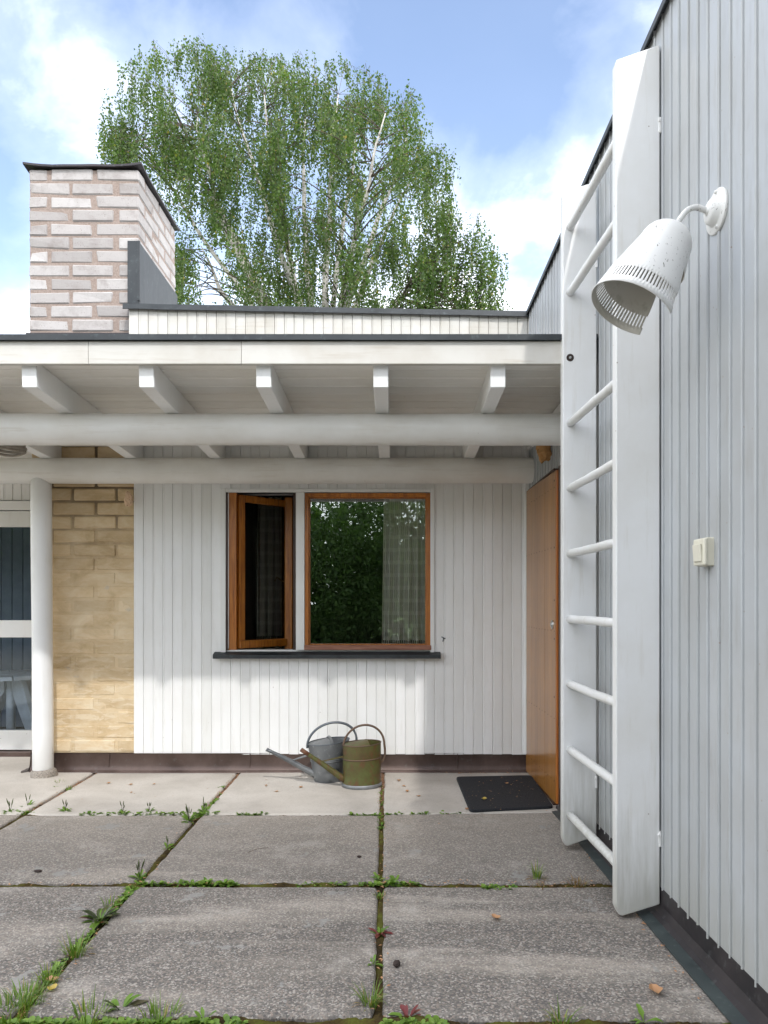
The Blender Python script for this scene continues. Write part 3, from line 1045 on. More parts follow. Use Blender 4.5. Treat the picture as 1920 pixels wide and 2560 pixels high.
# ------------------------------------------------------------------ raised parapet above the lower roof
par = empty('parapet')
par.parent = house
YPA = 4.955
pb = board_mesh(0.0655, 0.005, 'bead').mesh('board', M['white_fascia'])
px0, px1 = -1.792, 0.912
for i in range(42):
    x = px0 + i * 0.0655
    if x > px1:
        break
    t = (x - px0) / (px1 - px0)
    place_board(pb, 'board', par, x, YPA + random.uniform(-.001, .001), 2.25, 3.135 - 0.05 * t)
tr = MB()
n = 28
vs, fs = [], []
for i in range(n + 1):
    t = i / n
    x = px0 - 0.03 + (px1 - px0 + 0.05) * t
    z = 3.150 - 0.052 * t + 0.003 * mnoise.noise(Vector((t * 14, 0, 0)))
    for (y, dz) in ((YPA + 0.5, 0.006), (YPA - 0.028, 0.0), (YPA - 0.030, -0.036), (YPA - 0.026, -0.038), (YPA + 0.01, -0.022)):
        vs.append((x, y, z + dz))
for i in range(n):
    for k in range(4):
        a = i * 5 + k
        fs.append((a, a + 5, a + 6, a + 1))
tr.add(vs, fs)
tr.build('edge_trim', M['roof_metal'], par)
MB().box(-1.74, 0.98, YPA + 0.016, 9.0, 2.36, 3.07).build('upper_storey', M['white'], house)

# ------------------------------------------------------------------ porch roof on logs
roof = empty('porch_roof')
roof.parent = house
RX0, RX1 = -4.6, 0.942
FY = 3.43
fa = MB()
for a, b in ((RX0, -1.43), (-1.4285, -0.716), (-0.7145, RX1)):
    MB().box(a, b, FY + random.uniform(0, 0.0015), FY + 0.030, 2.2605, 2.366, 0.002).build('fascia_board', M['white_fascia'], roof)
for a, b in ((RX0, -1.51), (-1.512, -0.20), (-0.202, RX1)):
    dm = MB()
    y = FY - 0.018 + random.uniform(0, 0.001)
    dm.box(a, b, y, y + 0.006, 2.366 + random.uniform(-.001, .001), 2.393, 0.001)
    dm.box(a, b, y + 0.006, y + 0.3, 2.387, 2.392, 0.001)
    dm.build('drip_edge', M['roof_metal'], roof)


def soffit_z(y):
    return 2.288 - 0.0563 * (y - 3.48)


yb, i = FY + 0.031, 0
while yb < 5.75:
    w = 0.118
    a = math.atan(0.0563)
    mb = MB()
    y0, y1 = yb + 0.0032, yb + w - 0.0032
    vs = []
    for x in (RX0, RX1):
        for (y, dz) in ((y0, 0.007), (y0 + 0.006, 0.0), (y1 - 0.002, 0.0), (y1, 0.005), (y1, 0.020), (y0, 0.020)):
            vs.append((x, y, soffit_z(y) + dz))
    fs = [tuple(range(6)), tuple(range(6, 12))[::-1]] + [(k, k + 6, (k + 1) % 6 + 6, (k + 1) % 6) for k in range(6)]
    mb.add(vs, fs)
    mb.build('soffit_board', M['white_soffit'], roof)
    yb += w
deck = MB()
vs = []
for x in (RX0, RX1):
    for (y, z) in ((FY + 0.031, soffit_z(FY) + 0.0215), (5.75, soffit_z(5.75) + 0.0215), (5.75, 2.27), (FY + 0.031, 2.386)):
        vs.append((x, y, z))
deck.add(vs, [(0, 1, 2, 3), (7, 6, 5, 4), (0, 4, 5, 1), (1, 5, 6, 2), (2, 6, 7, 3), (3, 7, 4, 0)])
deck.build('roof_deck', M['roofing'], roof)
for k in range(-4, 6):
    xc = -0.066 + 0.5535 * k
    if xc > 0.6 and xc < 0.99:
        xc = 0.912
    if k == 5 or xc > 0.95:
        continue
    mb = MB()
    hw = 0.0355
    vs = []
    for x in (xc - hw, xc + hw):
        for (y, z) in ((3.478, 2.164), (3.470, soffit_z(3.47) - 0.001), (4.96, soffit_z(4.96) - 0.001), (4.96, 2.164 - 0.0563 * 1.48)):
            vs.append((x, y, z))
    bm = bmesh.new()
    bv = [bm.verts.new(v) for v in vs]
    for f in ((0, 1, 2, 3), (7, 6, 5, 4), (0, 4, 5, 1), (1, 5, 6, 2), (2, 6, 7, 3), (3, 7, 4, 0)):
        bm.faces.new([bv[i] for i in f])
    bmesh.ops.recalc_face_normals(bm, faces=bm.faces[:])
    bmesh.ops.bevel(bm, geom=bm.edges[:], offset=0.003, segments=1, affect='EDGES')
    mb.bm(bm)
    mb.build('rafter', M['white'], roof)
box('ledger_board', M['white'], roof, 0.885, 0.935, 3.62, 4.94, 2.165, 2.215, 0.003)


def log(x0, x1, y, z, r, seed):
    mb = MB()
    n, seg = 90, 28
    vs, fs = [], []
    for i in range(n + 1):
        x = x0 + (x1 - x0) * i / n
        dy = 0.004 * mnoise.noise(Vector((x * 0.9, seed, 0)))
        dz = 0.005 * mnoise.noise(Vector((x * 0.8, seed, 5)))
        for k in range(seg):
            a = 2 * math.pi * k / seg
            rr = r * (1 + 0.020 * mnoise.noise(Vector((x * 1.3, math.cos(a) * 1.5 + seed, math.sin(a) * 1.5))) + 0.008 * mnoise.noise(Vector((x * 4.0, math.cos(a) * 4 + seed, math.sin(a) * 4))))
            vs.append((x, y + dy + rr * math.cos(a), z + dz + rr * math.sin(a)))
    for i in range(n):
        for k in range(seg):
            a, b = i * seg + k, i * seg + (k + 1) % seg
            fs.append((a, b, b + seg, a + seg))
    mb.add(vs, fs, True)
    mb.add([vs[n * seg + k] for k in range(seg)], [tuple(range(seg))[::-1]])
    mb.add([vs[k] for k in range(seg)], [tuple(range(seg))])
    return mb.build('log_beam', M['white_log'], house)


log(-4.6, 0.925, 3.90, 2.064, 0.083, 1.0)
log(-4.6, 0.905, 4.85, 2.014, 0.084, 8.0)

col = MB()
cx, cy = -2.318, 4.85
zs = [0.045, 0.05, 0.3, 0.6, 0.9, 1.2, 1.5, 1.8, 2.0]
col.tube([(cx - 0.006 * z, cy + 0.002 * math.sin(z * 3), z) for z in zs], [0.060] + [0.0645 + 0.001 * math.sin(z * 5) for z in zs[1:]], 32)
col = col.build('column', M['white'], house)
ft = MB()
n, seg = 7, 28
vs, fs = [], []
for j in range(n + 1):
    t = j / n
    z = -0.01 + 0.07 * t
    for k in range(seg):
        a = 2 * math.pi * k / seg
        rr = (0.084 if t < 0.7 else 0.084 - 0.030 * ((t - 0.7) / 0.3) ** 2) + 0.006 * mnoise.noise(Vector((math.cos(a) * 2, math.sin(a) * 2, t * 2))) - 0.006 * t
        vs.append((cx + 0.006 + rr * math.cos(a), cy + rr * math.sin(a) * 0.95, z))
for j in range(n):
    for k in range(seg):
        a, b = j * seg + k, j * seg + (k + 1) % seg
        fs.append((a, b, b + seg, a + seg))
fs.append(tuple(n * seg + k for k in range(seg)))
ft.add(vs, fs, True)
ft.build('footing', M['concrete'], house)

# ------------------------------------------------------------------ glazed door in the recess at the left
gd = empty('glazed_door')
gd.parent = house
YG = 5.50
gx0, gx1 = -4.4, -2.55


def zr(yd):
    return P(0, yd, YG).z


for nm, a, b, y in (('head_rail', 1082, 1102, -0.012), ('top_rail', 1104, 1138, 0.0), ('middle_rail', 1340, 1377, 0.0), ('bottom_rail', 1578, 1620, 0.0)):
    box(nm, M['white'], gd, gx0, gx1, YG + y, YG + 0.05, zr(b), zr(a), 0.003)
for a, b in ((1138, 1340), (1377, 1578)):
    p_ = MB()
    p_.add([(gx0, YG + .025, zr(b)), (gx1, YG + .025, zr(b)), (gx1, YG + .025, zr(a)), (gx0, YG + .025, zr(a))], [(0, 1, 2, 3)])
    p_.build('pane', M['glass_door'], gd)
box('door_sill', M['copper'], gd, gx0, gx1, YG - 0.05, YG + 0.06, 0.0, zr(1622), 0.004)
gb = board_mesh(0.0655, 0.006, 'bead').mesh('board', M['white'])
for i in range(24):
    x = -4.30 + i * 0.0655
    if x < -2.55:
        place_board(gb, 'board', gd, x, YG + 0.005, zr(1080), 2.40)
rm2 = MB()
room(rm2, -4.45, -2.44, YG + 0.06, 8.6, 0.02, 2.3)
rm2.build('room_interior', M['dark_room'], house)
sc_ = MB()
for i in range(20):
    x = -4.4 + i * 0.097
    sc_.box(x, x + 0.092, 6.60, 6.62, 0.03, 2.25, 0.004)
tag(sc_.build('panelling', M['blue_room'], house), kind='stuff')

tab = empty('garden_table', (-3.12, 5.98, 0.02))
tag(tab, 'round slatted table standing inside behind the lower glass of the left door', 'table')
for i in range(12):
    a0, a1 = 2 * math.pi * i / 12 + 0.02, 2 * math.pi * (i + 1) / 12 - 0.02
    mb = MB()
    mb.prism([(0.12 * math.cos(a0), 0.12 * math.sin(a0)), (0.34 * math.cos(a0), 0.34 * math.sin(a0)), (0.34 * math.cos(a1), 0.34 * math.sin(a1)), (0.12 * math.cos(a1), 0.12 * math.sin(a1))], 0.52, 0.55)
    for q, v in enumerate(mb.v):
        mb.v[q] = (v[0], v[2], v[1])
    mb.build('slat', M['table'], tab)
MB().tube([(0, 0, 0.515), (0, 0, 0.552)], 0.105, 24).build('hub', M['table'], tab)
for a in (R(35), R(145), R(-35), R(-145)):
    mb = MB()
    c, s = math.cos(a), math.sin(a)
    mb.prism([(0.05, 0.50), (0.20, 0.50), (0.46, 0.0), (0.34, 0.0), (0.05, 0.40)], -0.02, 0.02, 0.003)
    mb.build('leg', M['table'], tab, (0, 0, 0), a)
MB().tube([(0, 0, 0.0), (0, 0, 0.52)], 0.035, 14).build('post', M['table'], tab)

# ------------------------------------------------------------------ side wing on the right
wing = empty('side_wing')
tag(wing, 'grey white board clad side wing running along the right edge of the patio', 'house')
SLOPE = -0.029
ANG = -math.pi / 2 + math.atan(0.029)                 # turns a board to face the patio
NRM = Vector((-1, -0.029, 0)).normalized()


def wx(y):
    return 0.968 + SLOPE * (y - 2.67)


def wroof(y):
    return 3.273 - 0.0777 * (y - 2.67)


def prism_y(ys, sect):
    """Builds a solid along the wing wall; sect(y) gives (offset from face, z) points."""
    mb = MB()
    k = len(sect(ys[0]))
    vs, fs = [], []
    for y in ys:
        for off, z in sect(y):
            vs.append((wx(y) + off, y, z))
    for i in range(len(ys) - 1):
        for j in range(k):
            a, b = i * k + j, i * k + (j + 1) % k
            fs.append((a, b, b + k, a + k))
    fs.append(tuple(range(k)))
    fs.append(tuple((len(ys) - 1) * k + j for j in range(k))[::-1])
    mb.add(vs, fs)
    return mb


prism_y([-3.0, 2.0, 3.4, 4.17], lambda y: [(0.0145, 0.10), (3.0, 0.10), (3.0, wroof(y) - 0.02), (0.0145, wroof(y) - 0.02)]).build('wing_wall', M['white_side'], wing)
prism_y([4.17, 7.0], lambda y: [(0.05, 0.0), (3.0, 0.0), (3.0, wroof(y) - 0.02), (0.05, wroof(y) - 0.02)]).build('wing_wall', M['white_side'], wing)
prism_y([-3.0, 4.15], lambda y: [(0.018, -0.05), (3.0, -0.05), (3.0, 0.10), (0.018, 0.10)]).build('wing_base', M['copper_dark'], wing)
cl = empty('cladding')
cl.parent = wing
WP = 0.0725
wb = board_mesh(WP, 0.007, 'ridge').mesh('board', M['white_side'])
y = 5.06
i = 0
while y > -0.6:
    ym = y - WP / 2
    z0 = 0.105 + random.uniform(-0.006, 0.006) if ym < 4.16 else 1.905
    d = random.uniform(-0.0015, 0.0015)
    o = place_board(wb, 'board', cl, wx(y) + d, y, z0, wroof(ym) - 0.004, ANG)
    wv_ = random.choice((0.94, 0.98, 1.0, 1.03, 1.06))
    o.scale.x = wv_
    y -= WP * wv_
    i += 1
# roof edge strip
ys = [-3.0, 0, 2.0, 2.67, 3.4, 4.2, 5.03]
prism_y(ys, lambda y: [(-0.022, wroof(y) - 0.022), (-0.022, wroof(y) + 0.004), (3.02, wroof(y) + 0.004), (3.02, wroof(y) - 0.001), (-0.017, wroof(y) - 0.001), (-0.017, wroof(y) - 0.022)]).build('edge_trim', M['roof_metal'], wing)
# copper plinth and its green lip on the ground
prism_y([-3.0, 0.5, 1.5, 2.2, 2.9, 3.5, 4.10], lambda y: [(-0.002, 0.112), (0.015, 0.112), (0.015, 0.0), (-0.030, 0.0), (-0.030, 0.014), (-0.014, 0.024), (-0.003, 0.05)]).build('plinth', M['copper_dark'], wing)
prism_y([-3.0, 0.5, 1.5, 2.2, 2.9, 3.5, 4.02], lambda y: [(-0.028, 0.0135), (-0.028, 0.002), (-0.072 - 0.004 * math.sin(y * 3), 0.002), (-0.072 - 0.004 * math.sin(y * 3), 0.008)]).build('plinth_lip', M['copper_green'], wing)

# plywood door in the wing, close to the corner
DY0, DY1, DZ0, DZ1 = 4.157, 4.965, 0.012, 1.893
door = empty('entrance_door')
door.parent = wing


def dx(y):
    return 0.884 + (0.9075 - 0.884) * (DY1 - y) / (DY1 - DY0)


nb = 9
for k in range(nb):
    ya, yb_ = DY0 + (DY1 - DY0) * k / nb, DY0 + (DY1 - DY0) * (k + 1) / nb
    ya += 0.0006; yb_ -= 0.0006
    mb = MB()
    off = random.uniform(0, 0.0008)
    v = []
    for (yy) in (ya, yb_):
        for o_ in (0.0, 0.032):
            v += [(dx(yy) + off + o_, yy, DZ0), (dx(yy) + off + o_, yy, DZ1)]
    mb.add(v, [(0, 1, 5, 4), (2, 6, 7, 3), (0, 2, 3, 1), (4, 5, 7, 6), (1, 3, 7, 5), (0, 4, 6, 2)])
    mb.build('door_board', M['wood_door'], door)
mb = MB()
mb.box(dx(DY0) + 0.002, dx(DY0) + 0.046, DY0 - 0.014, DY0 - 0.0005, DZ0, DZ1, 0.003)
mb.build('door_edge', M['wood_edge'], door)
nl = MB()
for zrow in (1.46, 0.985, 0.49, 1.80, 0.13):
    for k in range(11):
        y = DY0 + 0.03 + (DY1 - DY0 - 0.06) * k / 10
        nl.tube([(dx(y) - 0.0006, y, zrow + random.uniform(-.004, .004)), (dx(y) + 0.01, y, zrow)], 0.0042, 6)
for zrow in (1.84, 1.46, 1.16, 0.94, 0.61):
    nl.tube([(dx(DY0 + 0.03) - 0.0006, DY0 + 0.03, zrow), (dx(DY0) + 0.01, DY0 + 0.03, zrow)], 0.007, 8)
tag(nl.build('peg_rows', M['wood_dark'], door), kind='stuff')
hl = MB()
for rr, x0_, x1_ in ((0.026, 0.006, -0.004), (0.011, 0.0, -0.010)):
    hl.tube([(dx(DY0 + 0.075) + x0_, DY0 + 0.075, 1.02), (dx(DY0 + 0.075) + x1_, DY0 + 0.075, 1.02)], rr, 20)
hl.build('lock_cylinder', M['steel'], door)
fm = MB()
fm.box(dx(DY0) + 0.012, 1.05, DY0 - 0.060, DY0 - 0.016, 0.0, DZ1 + 0.02, 0.002)
fm.build('door_jamb', M['wood_dark'], door)
box('door_head', M['wood_dark'], door, 0.897, 0.99, DY0, DY1, DZ1 + 0.001, DZ1 + 0.012, 0)
box('threshold', M['wood_dark'], door, 0.895, 0.99, DY0, DY1, -0.01, 0.010, 0)
box('corner_trim', M['white'], house, X_CORNER - 0.028, X_CORNER - 0.002, YW - 0.022, YW + 0.004, 0.125, 2.30, 0.003)

# ------------------------------------------------------------------ wall ladder
lad = empty('wall_ladder', (0.86, 3.0, 0))
lad.location = (0, 0, 0)
tag(lad, 'tall white wooden wall ladder with round rungs and one rung missing', 'ladder')


def stile(x0, x1, y0, y1, zbl, zbr, ztl, ztr):
    r = 0.025
    poly = [(x0 + r * 0.9, zbl + 0.002), (x0 + r * 0.35, zbl + r * 0.35), (x0, zbl + r * 1.3)]
    poly += [(x0, ztl - 0.005), (x0 + 0.004, ztl), (x1 - 0.004, ztr), (x1, ztr - 0.006), (x1, zbr)]
    mb = MB()
    mb.prism(poly, y0, y1, 0.004)
    return mb.build('stile', M['white_ladder'], lad)


NX0, NX1, NY0, NY1 = 0.803, 0.962, 2.67, 2.718
FX0, FX1, FY0, FY1 = 0.7745, 0.930, 3.393, 3.443
stile(NX0, NX1, NY0, NY1, 0.008, 0.052, 3.119, 3.172)
far = stile(FX0, FX1, FY0, FY1, 0.022, 0.070, 3.04, 3.09)
for k in range(10):
    if k == 7:
        continue
    z = 0.168 + 0.3012 * k
    mb = MB()
    n = 9
    sag = random.uniform(-0.001, 0.001)
    mb.tube([(NX0 + 0.034 + (FX0 - NX0) * i / n, NY1 - 0.01 + (FY0 - NY1 + 0.02) * i / n, z + sag * math.sin(i)) for i in range(n + 1)], [0.0185 + 0.0005 * math.sin(i * 2 + k) for i in range(n + 1)], 16)
    mb.build('rung', M['white_ladder'], lad)
zc = 0.168 + 0.3012 * 7
sk = MB()
sk.tube([(FX0 + 0.034, FY0 - 0.0008, zc), (FX0 + 0.034, FY0 + 0.01, zc)], 0.0175, 20)
sk.build('rung_socket', M['clod'], far)
sk = MB()
sk.tube([(FX0 + 0.034, FY0 - 0.004, zc), (FX0 + 0.034, FY0 + 0.01, zc)], 0.006, 10)
sk.build('socket_screw', M['steel'], far)
for (x, y, z) in ((NX1 - 0.004, NY0 - 0.004, 0.29), (FX1 - 0.006, FY0 - 0.004, 0.32), (NX1 - 0.004, NY0 - 0.004, 2.88), (FX1 - 0.004, FY0 - 0.004, 2.72)):
    mb = MB()
    mb.box(x - 0.001, x + 0.009, y + 0.001, y + 0.03, z - 0.028, z + 0.028, 0.002)
    mb.tube([(x + 0.001, y - 0.003, z + 0.016), (x + 0.001, y + 0.01, z + 0.016)], 0.005, 8)
    mb.build('wall_bracket', M['white'], lad)

# ------------------------------------------------------------------ wall lamp
lamp = empty('wall_lamp')
tag(lamp, 'white bell shaped wall lamp with slotted rim and cracked paint on curved arm', 'lamp')
LY, LZ = 2.235, 2.335
base = Vector((wx(LY), LY, LZ))
TU = Vector((SLOPE, 1, 0)).normalized()


def disc_stack(mb, prof, origin, axis, seg=36):
    """Lathe of (distance along axis, radius)."""
    axis = axis.normalized()
    u = axis.orthogonal().normalized()
    w = axis.cross(u)
    k = len(prof)
    vs, fs = [], []
    for d, r in prof:
        for i in range(seg):
            a = 2 * math.pi * i / seg
            vs.append(origin + axis * d + (u * math.cos(a) + w * math.sin(a)) * r)
    for j in range(k - 1):
        for i in range(seg):
            a, b = j * seg + i, j * seg + (i + 1) % seg
            fs.append((a, b, b + seg, a + seg))
    mb.add(vs, fs, True)


mb = MB()
disc_stack(mb, [(0.0, 0.066), (0.005, 0.066), (0.008, 0.063), (0.009, 0.046), (0.012, 0.042), (0.026, 0.036), (0.031, 0.028), (0.033, 0.010), (0.033, 0.001)], base, NRM)
for a in (R(100), R(255)):
    c_ = base + TU * (0.055 * math.cos(a)) + Vector((0, 0, 0.055 * math.sin(a)))
    disc_stack(mb, [(0.006, 0.006), (0.014, 0.005), (0.015, 0.0005)], c_, NRM, 10)
mb.build('wall_plate', M['white_lamp'], lamp)
AX = Vector((-0.4767, -0.0534, -0.8774)).normalized()         # from the shade's dome to its mouth
TOP = Vector((0.8413, 2.2152, 2.2758))
s0 = base + NRM * 0.03
p1 = P(1505, 448, 2.232)
p2 = P(1482, 457, 2.225)
mb = MB()
pts = []
B = [s0, s0.lerp(p1, 1.0), p2, TOP - AX * 0.004, TOP + AX * 0.02]
for i in range(25):
    t = i / 24 * (len(B) - 1)
    k = min(int(t), len(B) - 2)
    f = t - k
    q0, q1, q2, q3 = B[max(k - 1, 0)], B[k], B[k + 1], B[min(k + 2, len(B) - 1)]
    pts.append(0.5 * ((2 * q1) + (q2 - q0) * f + (2 * q0 - 5 * q1 + 4 * q2 - q3) * f * f + (3 * q1 - q0 - 3 * q2 + q3) * f ** 3))
mb.tube(pts, 0.0088, 14)
disc_stack(mb, [(0.0, 0.0125), (0.008, 0.0115), (0.009, 0.008)], s0 - NRM * 0.002, NRM, 14)
mb.build('arm', M['white_lamp'], lamp)
# shade: dome, slightly flaring body, a ring of slots near the rim and a gap in the mouth facing the wall
LEN = 0.285
u = Vector((0, 1, 0)) - AX * AX.y
u.normalize()
w = AX.cross(u)
NS = 72
prof = []
for i in range(9):
    a = math.pi / 2 * i / 8
    prof.append((0.066 * (1 - math.cos(a)), 0.016 + (0.079 - 0.016) * math.sin(a)))
prof[0] = (0.0, 0.012)
for i in range(1, 7):
    t = i / 6
    prof.append((0.066 + t * (0.210 - 0.066), 0.079 + 0.036 * t))
prof += [(0.226, 0.1175), (0.263, 0.1240), (LEN, 0.1282)]
SLOT_ROW = len(prof) - 3
vs, fs = [], []
angs = []
for k in range(NS):
    a = 2 * math.pi * k / NS
    angs += [a, a + 2 * math.pi / NS * 0.60]
n2 = len(angs)
for d, r in prof:
    for a in angs:
        vs.append(TOP + AX * d + (u * math.cos(a) + w * math.sin(a)) * r)
GAP0, GAP1 = R(35), R(127)


def in_gap(a, d):
    a = a % (2 * math.pi)
    return GAP0 < a < GAP1 and d > 0.13


for j in range(len(prof) - 1):
    for i in range(n2):
        if j == SLOT_ROW and i % 2 == 1:
            continue
        am = angs[i] + math.pi / NS * 0.5
        if in_gap(am, (prof[j][0] + prof[j + 1][0]) / 2):
            continue
        a, b = j * n2 + i, j * n2 + (i + 1) % n2
        fs.append((a, b, b + n2, a + n2))
me = bpy.data.meshes.new('shade')
me.from_pydata(vs, [], fs)
me.materials.append(M['white_lamp'])
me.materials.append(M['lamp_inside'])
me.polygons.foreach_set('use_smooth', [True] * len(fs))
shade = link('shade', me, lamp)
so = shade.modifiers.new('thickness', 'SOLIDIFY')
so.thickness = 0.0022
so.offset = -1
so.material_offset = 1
bm = bmesh.new()
bm.from_mesh(me)
bmesh.ops.recalc_face_normals(bm, faces=bm.faces[:])
c0 = TOP + AX * 0.14
avg = sum(((f.calc_center_median() - c0).dot(f.normal) for f in bm.faces))
if avg < 0:
    bmesh.ops.reverse_faces(bm, faces=bm.faces[:])
bm.to_mesh(me)
bm.free()
mb = MB()
disc_stack(mb, [(0.03, 0.022), (0.085, 0.022), (0.09, 0.018)], TOP, AX, 16)
mb.build('bulb_holder', M['plastic'], lamp)

# light switch
sw = empty('light_switch')
tag(sw, 'cream rocker light switch on the side wing boards below the lamp', 'switch')
SY, SZ = 2.292, 1.305


def wing_box(nm, mat, parent, y, z, hy, hz, d0, d1, bev, tilt=0.0):
    mb = MB().box(-hy, hy, -d1, -d0, -hz, hz, bev)
    o = mb.build(nm, mat, parent, (wx(y), y, z), ANG)
    o.rotation_euler = (tilt, 0, ANG)
    return o


wing_box('back_box', M['plastic'], sw, SY, SZ, 0.036, 0.044, -0.004, 0.024, 0.004)
wing_box('cover_frame', M['plastic'], sw, SY, SZ, 0.040, 0.042, 0.022, 0.034, 0.005)
wing_box('rocker', M['plastic'], sw, SY, SZ, 0.026, 0.027, 0.034, 0.041, 0.002, R(4))

# ------------------------------------------------------------------ small things on the house
def crumple(name, c, r, mat, label, seed, flat=(1, 0.6, 1)):
    bm = bmesh.new()
    bmesh.ops.create_icosphere(bm, subdivisions=3, radius=1.0)
    for v in bm.verts:
        d = v.co.normalized()
        k = 0.75 + 0.30 * mnoise.noise(d * 1.6 + Vector((seed, 0, 0))) + 0.22 * abs(mnoise.noise(d * 3.5 + Vector((0, seed, 0)))) - 0.12 * abs(mnoise.noise(d * 7 + Vector((0, 0, seed))))
        v.co = Vector((d.x * k * r[0], d.y * k * r[1], d.z * k * r[2]))
    mb = MB()
    mb.bm(bm)
    o = mb.build(name, mat, None, c)
    tag(o, label, 'paper bag')
    return o


crumple('paper_bag', (0.885, 4.36, 2.045), (0.062, 0.075, 0.085), M['paper'], 'crumpled brown paper bag hung under the porch roof above the door', 3.0)
crumple('paper_bag', (-1.778, 4.915, 1.838), (0.036, 0.030, 0.066), M['paper_pale'], 'small faded paper bag hung where the brick pier meets the white boards', 9.0)
rp = MB()
for k in range(6):
    zc = 2.035 + k * 0.0165
    pts = [(-2.30 + (0.115 + 0.006 * math.sin(k * 2)) * math.cos(a), 4.33 + (0.10) * math.sin(a), zc + 0.005 * math.sin(a * 3 + k)) for a in [2 * math.pi * i / 32 for i in range(33)]]
    rp.tube(pts, 0.0078, 8, False)
tag(rp.build('rope_coil', M['rope']), 'grey rope coil stored between the two logs at the left edge', 'rope')
hk = MB()
c = P(958, 1378, YW)
hk.tube([c + Vector((0.012, 0.004, -0.006)), c + Vector((0.0, -0.016, 0.0)), c + Vector((-0.014, -0.02, 0.008))], 0.0042, 8)
hk.tube([c + Vector((0.0, -0.014, 0.0)), c + Vector((-0.006, -0.03, -0.022))], 0.0036, 8)
tag(hk.build('window_hook', M['zinc_dark']), 'small metal window hook on the white boards right of the window sill', 'hook')

# ------------------------------------------------------------------ doormat
mt = MB()
q = [G(985, 1683), G(1015, 1757), G(1196, 1748), G(1148, 1680)]
pts = []
for i in range(4):
    a, b, c = q[i - 1], q[i], q[(i + 1) % 4]
    r = 0.035
    for t in (0, 0.25, 0.5, 0.75, 1):
        p0, p2_ = b + (a - b).normalized() * r, b + (c - b).normalized() * r
        pts.append(p0 * (1 - t) ** 2 + b * 2 * t * (1 - t) + p2_ * t * t)
n = len(pts)
cen = sum(pts, Vector()) / n
vs = [(p.x, p.y, 0.004) for p in pts] + [(p.x, p.y, 0.014) for p in pts] + [((p + (cen - p).normalized() * 0.005).x, (p + (cen - p).normalized() * 0.005).y, 0.018) for p in pts]
fs = [tuple(range(2 * n, 3 * n))] + [(j * n + i, j * n + (i + 1) % n, (j + 1) * n + (i + 1) % n, (j + 1) * n + i) for j in range(2) for i in range(n)]
mt.add(vs, fs)
bm = bmesh.new()
tag(mt.build('doormat', M['mat']), 'black rubber doormat with rounded corners in front of the wooden door', 'doormat')
bm.free()

# ------------------------------------------------------------------ watering cans
def oval(mb, prof, a_, b_, seg=48, flip=False):
    """Lathe with an oval plan: (z, factor, x shift)."""
    vs, fs = [], []
    for z, f, sx in prof:
        for i in range(seg):
            t = 2 * math.pi * i / seg
            vs.append((a_ * f * math.cos(t) + sx, b_ * f * math.sin(t), z))
    for j in range(len(prof) - 1):
        for i in range(seg):
            p, q_ = j * seg + i, j * seg + (i + 1) % seg
            fs.append((p, q_, q_ + seg, p + seg))
    mb.add(vs, fs, True)


def half_lid(mb, a_, b_, z, rise, x_cut):
    """The fixed lid that closes the spout half of the mouth and rises towards the opening."""
    n, m = 14, 10
    vs, fs = [], []
    for i in range(n + 1):
        x = -a_ + (x_cut + a_) * i / n
        hw = b_ * math.sqrt(max(0.0, 1 - (x / a_) ** 2))
        for j in range(m + 1):
            s = -1 + 2 * j / m
            t = i / n
            vs.append((x, hw * s, z + rise * t ** 1.5 * (1 - s * s)))
    for i in range(n):
        for j in range(m):
            p = i * (m + 1) + j
            fs.append((p, p + m + 1, p + m + 2, p + 1))
    mb.add(vs, fs, True)


